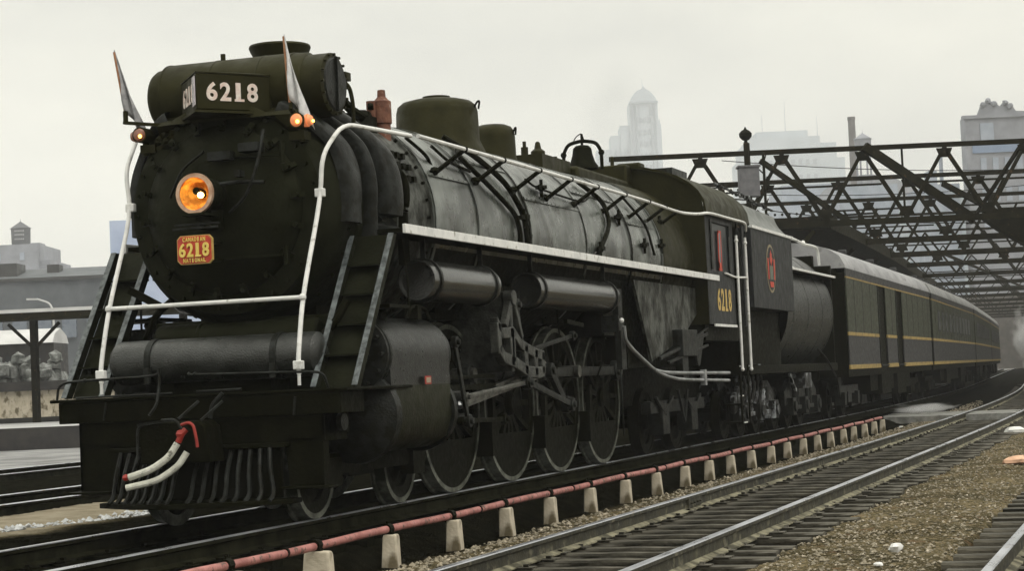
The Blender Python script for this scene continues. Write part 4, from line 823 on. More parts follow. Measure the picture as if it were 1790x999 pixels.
# flags in their brackets: not part of the engine
def flag(loc, lean, label, dark, wd):
    t = thing('signal_flag', label, 'flag', loc, 'pair of small flags at the front of the engine')
    x, y, z = loc; m = MB(); m.cyl((x, y, z), (x+lean*.6, y, z+.62), .012, n=6); m.build('flag_stick', WOODP, t)
    def fp(i, j):
        u, v = i/8, j/10; wv = math.sin(v*6+u*9)*.05*v
        zz = z+.64-(.62*v+.12*u*v); return (x+lean*(zz-z)+wd*u*(v**1.2)+.01, y+wv+.10*u*v, zz-.16*u*v)
    m = MB(); m.grid(fp, 9, 11); f = m.build('flag_cloth', dark, t, ang=180); so_ = f.modifiers.new('thick', 'SOLIDIFY'); so_.thickness = .006
flag((-1.0, 16.35, 3.90), -.17, 'small grey furled flag on a long bracket above the dim lamp', pm('grey_flag', (.20, .20, .21), (.42, .42, .43), 8, rough=(.8, .95)), .17)
flag((.76, 16.28, 3.86), -.06, 'small white flag in front of the locomotive chimney', FLAG, .17)

# ------------------------------------------------------------------ tender
TE = thing('locomotive_tender', 'charcoal tender with square bunker, oval emblem and round water tank', 'tender', (0, 33.2, 0))
m = MB(); m.box(-1.5, 1.5, 33.22, 36.95, 2.28, 3.66); bk = m.build('coal_bunker', TEND, TE, bevel=.01)
m = MB(); m.box(-1.38, 1.38, 33.2, 42.3, 1.12, 1.28); m.box(-1.2, 1.2, 33.3, 36.9, 1.28, 2.27); m.build('tender_frame', GEAR, TE, bevel=.01)
for s in (1, -1):
    m = MB(); m.box(s*1.50, s*1.53, 33.2, 37.0, 3.67, 3.72); m.build('bunker_lip', WHT, TE)
    m = MB(); m.tube([(s*1.3, 36.6, 3.78), (s*1.32, 38.0, 3.76), (s*1.34, 39.3, 3.70), (s*1.34, 40.3, 3.72), (s*1.34, 40.75, 3.68), (s*1.34, 40.85, 3.35)], .03); 
    for y in (37.6, 39.2): m.ball((s*1.32, y, 3.74), .045, 8)
    m.build('tank_handrail', WHT, TE)
    m = MB(); m.box(s*1.36, s*1.42, 36.97, 42.35, 3.12, 3.165); m.build('walkway_edge', WHT, TE)
    m = MB(); m.box(s*.9, s*1.36, 36.97, 42.35, 3.10, 3.14)
    
    m.build('walkway', GEAR, TE)
    m = MB(); m.tube([(s*1.42, 39.6, 1.6), (s*1.45, 40.6, 1.35), (s*1.45, 41.7, .95), (s*1.45, 41.95, .5)], .02); m.build('side_step_rail', GRYB, TE)
# inward-curving coal guard
m = MB()
def cg(s):
    def f(i, j):
        t = i/8; y = 33.3+(4.5+.7*t)*j/6; k = 1.12-.14*(j/6)
        return (s*(1.47-.62*math.sin(t*1.25)), y, 3.68+.60*k*(1-math.cos(t*1.5))/.93*.4+.60*k*t*.55)
    return f
for s in (1, -1): m.grid(cg(s), 9, 7)
o = m.build('coal_guard', BUNK, TE, ang=60); q = o.modifiers.new('t', 'SOLIDIFY'); q.thickness = .02
m = MB(); m.bar((.88, 33.3, 4.50), (.88, 38.4, 4.36), .04, .03)
for y in (33.6, 35.4, 36.3): m.ball((.88, y, 4.47), .05, 6, jit=.3)
for k in range(12): m.ball((.82+random.random()*.1, 35.0+k*.26, 4.46-.02*k*.4), .04, 6, jit=.4)
m.build('guard_rim', FROST, TE)
m = MB(); m.grid(lambda i, j: (-.8+1.6*i/16, 33.4+3.4*j/24, 4.05+.14*math.cos((i/16-.5)*3)+.06*noise.noise(Vector((i*1.7, j*1.7, 2)))), 17, 25); m.build('coal_load', GEAR, TE, ang=10)
# water tank
TK = 2.38; m = MB(); m.lathe([(0, 1.37), (5.15, 1.37), (5.28, 1.32), (5.33, 1.1), (5.36, .001)], (0, 36.96, TK), (0, 1, 0), 64, caps=False); wt = m.build('water_tank', TANK, TE)
for y in (37.6, 39.2, 40.8, 42.0): m = MB(); m.lathe([(-.03, 1.37), (-.03, 1.376), (.03, 1.376), (.03, 1.37)], (0, y, TK), (0, 1, 0), 64, caps=False); m.build('tank_band', TANK, wt)
m = MB(); m.lathe([(3.6, .35), (3.84, .33), (3.88, .2), (3.885, .001)], (0, 41.2, 0), (0, 0, 1), 24, caps=False); m.box(.3, .7, 40.0, 40.5, 3.5, 3.84); m.build('filler_hatch', GEAR, TE, bevel=.03)
SNOW = pm('frost_white', (.55, .57, .6), (.8, .81, .82), 6, rough=(.7, .9), bump=.5)
m = MB()
m.grid(lambda i, j: (1.36-.42*j/5, 36.98+4.2*i/30, 3.155+(.34*(1-i/30)*(.5+.6*noise.noise(Vector((i*.6, 3, 1))))+.03)*math.sin(j/5*2.2)*max(0, 1-i/30)), 31, 6); m.build('frost_on_walkway', SNOW, TE, ang=60)
m = MB(); m.box(-1.32, 1.32, 42.3, 42.42, 1.1, 3.4); m.build('rear_bulkhead', GEAR, TE); m = MB(); m.box(-.25, .25, 42.3, 43.3, .8, 1.1); m.build('drawbar', GEAR, TE)
# emblem: oval ring, leaf, red sides, pale scroll
for s in (1,):
    cy_, cz_ = 34.82, 3.02; ex, ez = .40, .44
    def oval(k, x0, x1): return [(x0, cy_+ex*k*math.cos(a), cz_+ez*k*math.sin(a)) for a in [2*math.pi*i/40 for i in range(40)]]
    m = MB(); m.prism(oval(1, 1.502, 0), (.004, 0, 0)); em = m.build('emblem', pm('emblem_rim', (.2, .17, .09), (.30, .25, .15), 30), TE)
    m = MB(); m.prism(oval(.9, 1.507, 0), (.003, 0, 0)); m.build('emblem_field', TEND, em)
    m = MB(); leaf = [(0, .34), (.05, .26), (.10, .28), (.09, .2), (.16, .2), (.13, .14), (.03, .08), (.02, .03), (-.02, .03), (-.03, .08), (-.13, .14), (-.16, .2), (-.09, .2), (-.10, .28), (-.05, .26)]
    m.prism([(1.511, cy_+a*.8, cz_+b) for a, b in leaf], (.003, 0, 0))
    for e in (-1, 1): m.prism([(1.511, cy_+e*.33, cz_+.18), (1.511, cy_+e*.22, cz_+.18), (1.511, cy_+e*.20, cz_-.2), (1.511, cy_+e*.30, cz_-.2)], (.003, 0, 0))
    m.prism([(1.511, cy_-.17, cz_-.24), (1.511, cy_+.17, cz_-.24), (1.511, cy_+.13, cz_-.34), (1.511, cy_-.13, cz_-.34)], (.003, 0, 0)); m.build('emblem_red_mark', REDP, em)
    m = MB(); m.prism([(1.511, cy_-.14, cz_+.05), (1.511, cy_+.14, cz_+.05), (1.511, cy_+.14, cz_-.2), (1.511, cy_-.14, cz_-.2)], (.003, 0, 0)); m.build('emblem_shield', pm('emblem_grey', (.09, .11, .09), (.15, .17, .13), 20), em)
# tender trucks
for yc in (34.9, 39.4):
    m = MB()
    for s in (1, -1):
        m.prism([(s*1.0, yc-1.75, .45), (s*1.0, yc-1.75, .75), (s*1.0, yc-1.2, 1.0), (s*1.0, yc+1.2, 1.0), (s*1.0, yc+1.75, .75), (s*1.0, yc+1.75, .45), (s*1.0, yc+.9, .62), (s*1.0, yc-.9, .62)], (s*.08, 0, 0))
        for k in (-1.35, 0, 1.35): m.box(s*.98, s*1.2, yc+k-.16, yc+k+.16, .28, .62); m.cyl((s*1.2, yc+k, .45), (s*1.24, yc+k, .45), .11, n=14)
        for k in (-.7, .7):
            m.box(s*1.0, s*1.14, yc+k-.3, yc+k+.3, .88, .95)
            for q in (-.14, .14): m.lathe([(.45+.05*i, .075 if i % 2 else .06) for i in range(9)], (s*1.08, yc+k+q, 0), (0, 0, 1), 10)
            m.box(s*1.0, s*1.16, yc+k-.3, yc+k+.3, .38, .46)
    m.box(-1, 1, yc-.3, yc+.3, .6, 1.1); m.build('truck_frame', FROST if yc < 36 else GRYB, TE, bevel=.01)
    for k in (-1.35, 0, 1.35):
        for s in (1, -1): place(proto_tend, 'tender_wheel', TE, s*.79, yc+k, .43)
m = MB(); 
for k in range(5): m.tube([(1.15+.03*k, 33.3+k*.3, 1.3), (1.25, 33.4+k*.32, .9), (1.2, 33.2+k*.35, .6)], .03)
m.bar((1.3, 36.2, 1.22), (1.3, 37.3, 1.12), .05, .08); m.bar((1.32, 37.0, 1.1), (1.32, 37.6, .75), .05, .06); m.box(1.1, 1.4, 38.2, 38.9, .8, 1.1); m.build('tender_piping', FROST, TE)

# ------------------------------------------------------------------ train cars
CARG = pm('car_olive', (.014, .018, .007), (.028, .034, .013), 4, rough=(.45, .65), bump=.25, bscale=8)
CARD = pm('car_charcoal', (.012, .012, .013), (.028, .028, .030), 5, rough=(.45, .65), bump=.25, bscale=8)
CARR = pm('car_roof_silver', (.19, .19, .20), (.38, .38, .39), 1.5, .3, .7, rough=(.45, .65), bump=.15, stretch=(1, .5, 1), c3=(.1, .1, .1), s3=3, p3=(.62, .72))
CARR2 = pm('car_roof_grey', (.16, .165, .16), (.28, .28, .28), 1.5, rough=(.5, .7), bump=.15)
def car(name, label, y0, y1, kind, roof):
    a = Vector((curve(y0), y0, 0)); b = Vector((curve(y1), y1, 0)); Ln = (b-a).length
    root = thing(name, label, 'rail car', (0, 0, 0), 'passenger train cars behind the tender')
    def side(z0, z1, ya, yb, nm, mat, d0=1.47, d1=1.5, par=root):
        m = MB()
        for s in (1, -1): m.box(s*d0, s*d1, ya, yb, z0, z1)
        return m.build(nm, mat, par, bevel=.004)
    ga = .25
    m = MB(); m.box(-1.45, 1.45, ga, Ln-ga, .95, 3.3); m.build('body', GEAR, root)
    doors = []; wins = []
    if kind == 'bag': doors = [(5.7, 1.6), (9.5, 1.5)]
    else: wins = [3.0+1.75*k for k in range(int((Ln-5)/1.75))]
    cuts = sorted(doors); segs = []; p = ga
    for d, w_ in cuts: segs.append((p, d)); p = d+w_
    segs.append((p, Ln-ga))
    for i, (p, q) in enumerate(segs):
        side(1.12, 1.22, p, q, 'lower_stripe', STRP, 1.47, 1.506)
        side(1.22, 1.88, p, q, 'lower_panel', CARD); side(1.88, 1.96, p, q, 'waist_stripe', STRP, 1.47, 1.506); side(1.96, 3.18, p, q, 'side_panel', CARG)
        m = MB(); k = p+1.2
        while k < q-.5: 
            for s in (1, -1): m.box(s*1.5, s*1.506, k-.012, k+.012, 1.96, 3.16)
            k += 1.4
        if m.v: m.build('seam', CARD, root)
    side(3.18, 3.215, ga, Ln-ga, 'upper_stripe', STRP, 1.47, 1.506); side(3.215, 3.40, ga, Ln-ga, 'letterboard', CARD)
    for d, w_ in doors:
        f = side(1.21, 3.18, d+.06, d+w_-.06, 'door', CARD, 1.40, 1.43)
        side(2.3, 2.95, d+.3, d+w_-.3, 'door_window', WIN, 1.43, 1.436, f); side(1.16, 1.2, d, d+w_, 'sill', GRYB, 1.44, 1.53, f); side(1.2, 3.18, d-.05, d+.02, 'door_jamb', GRYB, 1.47, 1.52, f)
    for wy in wins:
        f = side(2.20, 2.92, wy-.45, wy+.45, 'window', CARD, 1.47, 1.509); side(2.26, 2.86, wy-.38, wy+.38, 'pane', WIN, 1.47, 1.513, f)
    m = MB(); pr = [(1.50, 3.40), (1.49, 3.47), (1.38, 3.68), (1.12, 3.86), (.7, 3.99), (0, 4.06)]; pts = [(x, z) for x, z in pr]+[(-x, z) for x, z in pr[::-1][1:]]
    m.prism([(x, ga-.05, z) for x, z in pts], (0, Ln-2*ga+.1, 0)); m.build('roof', roof, root, ang=50)
    m = MB()
    for k in range(int(Ln/2.6)): 
        if kind != 'bag' or k % 2: m.box(-.25, .25, 1.6+k*2.6, 2.1+k*2.6, 4.0, 4.16); m.box(.75, .95, 1.8+k*2.6, 1.95+k*2.6, 3.95, 4.06)
    m.build('roof_vent', CARD, root, bevel=.02)
    m = MB(); m.box(-1.3, 1.3, 5, Ln-5, .55, .95); m.box(.9, 1.4, 6.5, 8.4, .45, .95); m.box(.9, 1.4, Ln-9, Ln-7, .4, .95); m.build('underframe', GEAR, root)
    m = MB(); m.box(-.8, .8, -.02, ga, .9, 3.7); m.box(-.8, .8, Ln-ga, Ln+.02, .9, 3.7); m.box(-1.3, 1.3, ga-.03, ga, 1, 3.5); m.build('gangway', GEAR, root)
    for yc in (2.6, Ln-2.6):
        m = MB()
        for s in (1, -1):
            m.box(s*.98, s*1.1, yc-1.6, yc+1.6, .55, .75)
            for k in (-1.1, 1.1): m.box(s*.95, s*1.18, yc+k-.15, yc+k+.15, .3, .6)
            m.box(s*1.0, s*1.12, yc-.3, yc+.3, .35, .6)
        m.box(-.9, .9, yc-.25, yc+.25, .5, .95); m.build('bogie', GRYB if kind == 'bag' and yc < 5 else GEAR, root)
        for k in (-1.1, 1.1):
            for s in (1, -1): place(proto_tend, 'wheel', root, s*.79, yc+k, .43)
    root.location = a; root.rotation_euler.z = -math.atan2(b.x-a.x, b.y-a.y); ORG[root.name] = a
    return root
car('baggage_car', 'dark olive baggage car with gold stripes, coupled to the tender', 43.35, 62.2, 'bag', CARR)
ylist = [62.4, 85.5, 108.6, 131.7]
names = ['grey roofed passenger coach coupled behind the baggage car', 'third car of the train, a dark coach near the steam', 'last and smallest looking car of the train beside the steam']
for i, l in enumerate(names): car('passenger_coach', l, ylist[i], ylist[i+1]-.2, 'coach', CARR2)

# ------------------------------------------------------------------ train shed (its trusses run square to the city grid, not to the track)
cg_, sg_ = math.cos(THETA), math.sin(THETA)
def G(u, d, z=0): return Vector((CX+u*cg_-d*sg_, CY+u*sg_+d*cg_, z))
SHST = pm('sooty_shed_steel', (.004, .0035, .001), (.014, .012, .006), 3, rough=(.7, .9), bump=.2, c3=(.06, .035, .02), s3=6, p3=(.64, .7), spec=.08, tint=OLV)
sh = thing('train_shed', 'dark iron train shed of lattice trusses and sooty canopies', 'train shed', tuple(G(12, 68)))
depths = [68, 79, 89.5]+[99.5+13*k for k in range(11)]
ZT, ZB = 8.82, 6.22
for i, d in enumerate(depths):
    m = MB(); n0 = 6.79+(.5 if i else 0)+ (d-68)*.30; pitch = 2.86 if i < 3 else (3.4 if i < 6 else 4.4); uL = 3.6 if i == 0 else 3+(d-68)*.1; uR = 30+(d-68)*.5
    detail = i < 4
    up_ = (0, 0, 1)
    q = 1 if i < 3 else (.75 if i < 5 else .55); m.bar(G(uL, d, ZT), G(uR, d, ZT), .14, .17*q); m.bar(G(uL, d, ZB), G(uR, d, ZB), .2, .22 if i == 0 else .24)
    u = n0-pitch*6
    while u < uR:
        if u > uL+1.5:
            m.bar(G(u, d, ZT-.1), G(u+pitch/2, d, ZB+.1), .10, .14*q); m.bar(G(u, d, ZT-.1), G(u-pitch/2, d, ZB+.1), .10, .12*q)
            if detail:
                for a, z, wd in ((u, ZT-.12, .28), (u+pitch/2, ZB+.18, .28)):
                    sg = -1 if z > 7.5 else 1
                    m.prism([G(a-wd, d-.05, z), G(a+wd, d-.05, z), G(a+wd*.55, d-.05, z+sg*.32), G(a-wd*.55, d-.05, z+sg*.32)], (G(0, .1)-G(0, 0)))
        u += pitch
    m.build('truss', SHST, sh)
# heavy raking struts and secondary bracing
m = MB(); m.bar(G(12.54, 67.8, 8.86), G(16.4, 68.6, 6.2), .22, .30); m.bar(G(8.85, 67.6, 8.5), G(11.9, 68.3, 6.3), .14, .18); m.bar(G(19, 67.8, 8.86), G(22.8, 68.6, 6.2), .22, .30)
m.bar(G(18.2, 68.2, 8.8), G(17.1, 72, 6.3), .1, .12); m.bar(G(13.9, 68.1, 8.8), G(13.9, 68.1, 6.3), .07, .07); m.bar(G(16.6, 74, 8.0), G(20.4, 76, 6.2), .14, .2)
m.build('raking_strut', SHST, sh)
m = MB(); m.prism([G(16.6, 68.5, 6.32), G(17.4, 68.5, 6.55), G(19.5, 68.5, 6.55), G(24, 68.5, 6.55), G(24, 68.5, 4.9), G(18.4, 68.5, 5.05), G(17.3, 68.5, 5.75)], G(0, .5)-G(0, 0)); m.build('truss_haunch', SHST, sh)
m = MB()
for i in range(len(depths)-1):
    d0, d1 = depths[i], depths[i+1]
    for u in (12.54+(d0-68)*.34, 18+(d0-68)*.34, 23+(d0-68)*.34):
        du = (d1-d0)*.34; m.bar(G(u, d0, ZB), G(u+du, d1, ZB), .10, .12) if i > 1 else None
        pass
m.build('longitudinal_bracing', SHST, sh)
m = MB(); pitch2 = .55
for i in range(3):
    d = depths[i]+.12
    for k in range(3): u = 9.6+k*5.7+(d-68)*.3; m.bar(G(u+1.4, d, ZB+.05), G(u+.7, d, ZB+1.35), .07, .08); m.bar(G(u+1.4, d, ZB+.05), G(u+2.1, d, ZB+1.35), .07, .08); m.bar(G(u-.7, d, ZB+1.32), G(u+3.5, d, ZB+1.32), .06, .07)
m.build('secondary_lattice', SHST, sh)
def yd(x, d): return (d*1.0-(CX-x)*sg_)/cg_     # world y on line X=x at grid depth d
def roofslab(x0, x1, z0, z1, dl, name, fascia=0):
    m = MB(); ds = [68.2]+list(range(75, 290, 8)); vs = []; n = len(ds)
    for d in ds:
        for x, z in ((x0, z0), (x1, z0), (x1, z1), (x0, z1)):
            y = yd(x, d); c = curve(y); y2 = yd(x+c, d); vs.append((x+curve(y2), y2, z))
    fs = [(i*4+j, i*4+(j+1) % 4, (i+1)*4+(j+1) % 4, (i+1)*4+j) for i in range(n-1) for j in range(4)]+[(0,1,2,3), (4*n-4, 4*n-3, 4*n-2, 4*n-1)]
    m._add(vs, fs); return m.build(name, SHST, sh)
roofslab(-17, -2.3, 6.05, 6.5, 0, 'left_canopy'); roofslab(6.2, 26, 6.05, 6.5, 0, 'right_canopy')
for i, d in enumerate(depths):
    for x in (-4.2, 6.0, 14.5):
        y = yd(x, d); X = x+curve(y)
        if x > 0 and i < 2: continue
        m = MB(); m.box(X-.14, X+.14, y-.14, y+.14, -.4, 5.9); m.bar((X, y, 4.6), (X+1.4, y, 5.95), .12, .14); m.bar((X, y, 4.6), (X-1.4, y, 5.95), .12, .14); m.build('column', SHST, sh)
# dark house added so the far end of the shed stays dark
m = MB(); p = [G(20, 300), G(190, 300), G(190, 312), G(20, 312)]; m.prism([(q.x, q.y, -.4) for q in p], (0, 0, 11.5)); hh = m.build('added_end_house', pm('dim_brick', (.05, .045, .04), (.10, .09, .08), 1, rough=(.8, .9))); tag(hh, 'low dark house added to darken the far end of the shed', 'building')
# platforms under the canopies
PLAT = pm('platform_paving', (.10, .10, .095), (.2, .195, .18), 2, rough=(.7, .9), bump=.2)
for x0, x1, l in ((-5.2, -2.2, 'low platform under the canopy on the far side of the train'), (9.6, 13, 'low platform under the right hand canopy')):
    m = MB(); vs = []; ysq = list(range(72, 300, 8))
    for y in ysq: c = curve(y); vs += [(x0+c, y, -.3), (x1+c, y, -.3), (x1+c, y, .1), (x0+c, y, .1)]
    n = len(ysq); m._add(vs, [(i*4+j, i*4+(j+1) % 4, (i+1)*4+(j+1) % 4, (i+1)*4+j) for i in range(n-1) for j in range(4)]+[(0,1,2,3)]); tag(m.build('station_platform', PLAT), kind='structure')

# signal mast beside the first truss
sm = thing('signal_mast', 'tall mast with a grey box and ball finial beside the trusses', 'mast', tuple(G(8.2, 66)))
m = MB(); m.bar(G(8.2, 66, -.3), G(8.2, 66, 8.95), .18, .18); m.bar(G(8.75, 66, 5), G(8.75, 66, 8.6), .08, .08)
for k in range(9): m.bar(G(8.75, 66, 5.2+k*.38), G(8.45 if k % 2 else 8.85, 66, 5.5+k*.38), .04, .04)
m.build('post', SHST, sm)
m = MB(); m.prism([G(7.88, 65.7, 7.1), G(8.55, 65.7, 7.1), G(8.55, 65.7, 8.1), G(7.88, 65.7, 8.1)], G(0, .6)-G(0, 0)); m.prism([G(7.83, 65.65, 8.1), G(8.6, 65.65, 8.1), G(8.6, 65.65, 8.16), G(7.83, 65.65, 8.16)], G(0, .7)-G(0, 0)); m.build('relay_box', pm('box_grey', (.10, .10, .11), (.16, .16, .17), 4, rough=(.6, .8)), sm)
m = MB(); c = G(8.18, 66, 0); m.lathe([(8.9, .03), (8.98, .07), (9.03, .05), (9.06, .12), (9.16, .21), (9.28, .22), (9.37, .14), (9.42, .05), (9.5, .02)], (c.x, c.y, 0), (0, 0, 1), 20); m.build('finial', GEAR, sm)
# telegraph crossarms and wires
um = thing('wire_line', 'thin sagging wires with small insulators strung behind the first truss', 'wires', tuple(G(6, 72)))
def wire(a, b, sag, r=.012, n=14): 
    m = MB(); a, b = Vector(a), Vector(b); m.tube([a.lerp(b, i/n)-Vector((0, 0, sag*4*(i/n)*(1-i/n))) for i in range(n+1)], r, 5, smooth=False); return m
for a, b, s, r in ((G(4.3, 71, 8.75), G(9.2, 73, 7.6), .25, .03), (G(4.3, 71, 8.6), G(7.2, 72, 7.2), .1, .02), (G(4.5, 73, 8.3), G(30, 80, 9.3), .9, .014), (G(9, 69, 6.9), G(24, 78, 7.0), .5, .018), (G(10, 90, 11.0), G(44, 120, 13.5), .8, .02)):
    wire(a, b, s, r).build('wire', GEAR, um)
m = MB(); m.bar(G(6.4, 72, 7.75), G(9.0, 72, 7.85), .07, .07); m.bar(G(6.4, 72, 8.0), G(9.0, 72, 8.05), .05, .05); m.bar(G(8.9, 72.3, 6.75), G(13.6, 72.3, 6.85), .07, .07); m.bar(G(4.9, 72, 8.2), G(4.9, 72, 7.4), .14, .2); m.bar(G(6.5, 72, 8.2), G(6.5, 72, -.3), .12, .12)
for k in range(9): c = G(6.6+k*.28, 72, 7.92); m.ball(c, .06, 6)
for k in range(8): c = G(9.1+k*.27, 72.3, 6.95); m.ball(c, .055, 6)
m.build('crossarm', GEAR, um)

# ------------------------------------------------------------------ city beyond
KS = 1.0
G0 = G
def G(u, d, z=0): return G0(u*KS, d*KS, CZ+(z-CZ)*KS if KS != 1 else z)
def prism_uv(m, u0, u1, d0, d1, z0, z1):
    p = [G(u0, d0, z0), G(u1, d0, z0), G(u1, d1, z0), G(u0, d1, z0)]; m.prism(p, (0, 0, (z1-z0)*KS)); return m
def wins(root, mat, us, zs, d, w_, h):
    first = None
    for u in us:
        for z in zs:
            if first is None:
                mm = MB(); c = G(0, 0); p = [G(-w_/2, -.25, -h/2)-c, G(w_/2, -.25, -h/2)-c, G(w_/2, -.25, h/2)-c, G(-w_/2, -.25, h/2)-c]; mm.prism([q+Vector((0, 0, 0)) for q in p], (G(0, .4)-G(0, 0))); first = mm.build('window', mat); o = first
            else: o = first.copy(); COL.objects.link(o)
            o.parent = root; o.location = G(u, d, z)-ORG[root.name]
def rng(a, b, n): return [a+(b-a)*(i+.5)/n for i in range(n)]
STN = pm('haze_pale_stone', (.36, .41, .46), (.46, .51, .56), .05, rough=(.8, .9)); STD = pm('darker_stone', (.25, .29, .34), (.3, .34, .39), .1, rough=(.8, .9)); BRG = pm('grey_brick', (.21, .22, .25), (.30, .31, .35), .3, rough=(.8, .9)); BRB = pm('blue_grey_brick', (.26, .30, .37), (.38, .42, .49), .3, rough=(.8, .9)); CWIN = pm('far_window', (.12, .14, .18), (.18, .21, .25), .5, rough=(.2, .4))  # stone made pale and bluish: distance haze put into its base colour
# stepped skyscraper
KS = 1.5
tw = thing('skyscraper', 'hazy stepped skyscraper with rounded peaked top beyond the locomotive bell', 'skyscraper', tuple(G(72, 1000)))
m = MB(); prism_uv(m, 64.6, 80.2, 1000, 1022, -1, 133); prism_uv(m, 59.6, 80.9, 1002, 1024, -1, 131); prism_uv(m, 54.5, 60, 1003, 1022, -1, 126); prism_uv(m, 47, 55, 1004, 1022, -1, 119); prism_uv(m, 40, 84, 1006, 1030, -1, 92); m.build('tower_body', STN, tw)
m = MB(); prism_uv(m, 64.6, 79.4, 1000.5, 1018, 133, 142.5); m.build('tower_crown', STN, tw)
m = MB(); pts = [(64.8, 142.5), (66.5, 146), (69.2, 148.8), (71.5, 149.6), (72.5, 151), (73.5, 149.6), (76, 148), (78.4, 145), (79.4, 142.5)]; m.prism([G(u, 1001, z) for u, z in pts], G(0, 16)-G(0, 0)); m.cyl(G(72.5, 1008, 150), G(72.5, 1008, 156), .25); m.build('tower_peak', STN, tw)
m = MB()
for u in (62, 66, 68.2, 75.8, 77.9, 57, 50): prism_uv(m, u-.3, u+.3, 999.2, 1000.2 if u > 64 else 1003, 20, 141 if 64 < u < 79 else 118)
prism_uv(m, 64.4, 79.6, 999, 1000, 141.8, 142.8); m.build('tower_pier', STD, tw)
wins(tw, STD, rng(69, 75.5, 3), [96+6.2*k for k in range(7)], 999.8, 1.2, 2.6)
b2 = thing('office_block', 'wide pale office block with three thin roof masts', 'office block', tuple(G(130, 900)))
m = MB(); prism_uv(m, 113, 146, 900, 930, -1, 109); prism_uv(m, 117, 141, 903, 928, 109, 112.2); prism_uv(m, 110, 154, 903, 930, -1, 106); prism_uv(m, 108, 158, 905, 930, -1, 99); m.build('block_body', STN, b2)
for u, z in ((121.5, 121.5), (132.4, 127.5), (147.4, 120)): mm = MB(); mm.cyl(G(u, 915, 100), G(u, 915, z), .28, .12, 6); mm.build('roof_mast', STD, b2)
wins(b2, STD, rng(114, 145, 9), [76+7*k for k in range(4)], 899.8, 1.6, 2.4)
KS = 1.0
mb_ = thing('department_store', 'long bluish building with an arched roof seen through the trusses', 'building', tuple(G(98, 550)))
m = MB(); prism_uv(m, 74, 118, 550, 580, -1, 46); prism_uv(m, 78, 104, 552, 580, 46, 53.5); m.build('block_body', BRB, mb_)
m = MB(); pts = [(86, 46)]+[(102+15*math.cos(a), 46+9.5*math.sin(a)) for a in [math.pi-math.pi*i/14 for i in range(15)]]; m.prism([G(u, 551, z) for u, z in pts], G(0, 25)-G(0, 0)); m.build('arched_roof', BRG, mb_)
wins(mb_, CWIN, rng(76, 117, 12), [24, 29.5, 35, 40.5], 549.8, 1.5, 2.8)
ch = thing('factory_chimney', 'tall round grey chimney beside the legged water tank', 'chimney', tuple(G(89.5, 500)))
m = MB(); c = G(89.5, 500); m.lathe([(-1, 1.35), (60, .95), (64.6, .93), (64.7, 1.02), (65.5, 1.02)], (c.x, c.y, 0), (0, 0, 1), 20); m.build('stack', pm('chimney_brick', (.09, .085, .085), (.13, .12, .12), .5, rough=(.8, .9)), ch)
def tank(name, lab_, u, d, r, z0, z1, zleg, mat, leg=True):
    t = thing(name, lab_, 'water tank', tuple(G(u, d))); c = G(u, d); m = MB(); m.lathe([(z0, r*.96), (z1, r)], (c.x, c.y, 0), (0, 0, 1), 20); m.build('tank_body', mat, t)
    m = MB(); m.lathe([(z1, r*1.12), (z1+r*.75, .05), (z1+r*1.1, .02)], (c.x, c.y, 0), (0, 0, 1), 20); m.build('tank_roof', mat, t)
    if leg:
        for k in range(4): a = k*math.pi/2+.6; mm = MB(); mm.bar((c.x+math.cos(a)*r*.9, c.y+math.sin(a)*r*.9, zleg), (c.x+math.cos(a)*r*.85, c.y+math.sin(a)*r*.85, z0), .35, .35); mm.build('leg', mat, t)
    return t
tank('water_tank', 'grey water tank with pointed roof on legs beside the chimney', 73.7, 400, 1.75, 45.8, 47.9, 38, BRG)
m = MB(); prism_uv(m, 68, 80, 398, 410, -1, 38.2); tag(m.build('brick_block', BRB), 'bluish block holding up the legged water tank behind the trusses', 'building')
rb = thing('ornate_building', 'tall grey building with a scrolled parapet and blue band', 'building', tuple(G(90, 350)))
m = MB(); prism_uv(m, 83.2, 100, 350, 354, -1, 45.2); m.build('block_body', BRG, rb)
m = MB(); prism_uv(m, 82.7, 100, 349.6, 351, 44.9, 45.5); pts = [(83.2, 45.4), (85.4, 45.5), (85.9, 46.6), (86.3, 47.6), (87.2, 47.9), (87.6, 48.4), (88, 47.9), (88.8, 47.6), (89.6, 46.9), (90, 47.4), (90.5, 47.9), (91, 47.4), (91.9, 46.8), (92.4, 46.0), (97, 45.7), (97, 45.0), (83.2, 45.0)]; m.prism([G(u, 349.8, z) for u, z in pts], G(0, .8)-G(0, 0)); m.build('parapet', BRG, rb)
m = MB()
for u, z in ((86.5, 47.3), (87.5, 48), (88.5, 47.4), (90.5, 47.5), (91.3, 46.9)): m.ball(G(u, 349.7, z), .55, 8, jit=.25)
m.build('parapet_scroll', BRG, rb)
wins(rb, BRB, [87.0], [42.4], 350, 2.4, 3.2); wins(rb, BRB, rng(85, 98, 6), [36.4, 31, 26], 350, 1.0, 2.6)
m = MB(); prism_uv(m, 84.2, 97, 349.7, 350, 38.6, 40.0); m.build('blue_band', pm('blue_band', (.16, .22, .34), (.2, .27, .4), .5), rb)
m = MB(); prism_uv(m, 76, 82, 352, 370, -1, 33.5); prism_uv(m, 76.5, 78, 352, 356, 33.5, 36); m.cyl(G(79.5, 355, 33), G(79.5, 355, 38.8), .35); m.build('lower_wing', BRB, rb)
sg2 = thing('sign_building', 'pale building with big blue letters behind the trusses', 'building', tuple(G(96, 420)))
m = MB(); prism_uv(m, 88, 130, 420, 440, -1, 38); m.build('block_body', STN, sg2)
m = MB(); write(m, 'Le', G(96.2, 419.8, 33.4), G(1, 0)-G(0, 0), (0, 0, 1), 4.6, 3.2, G(0, -.1)-G(0, 0), .35, False); m.build('painted_letters', pm('sign_blue', (.03, .10, .4), (.05, .14, .5), 1), sg2)
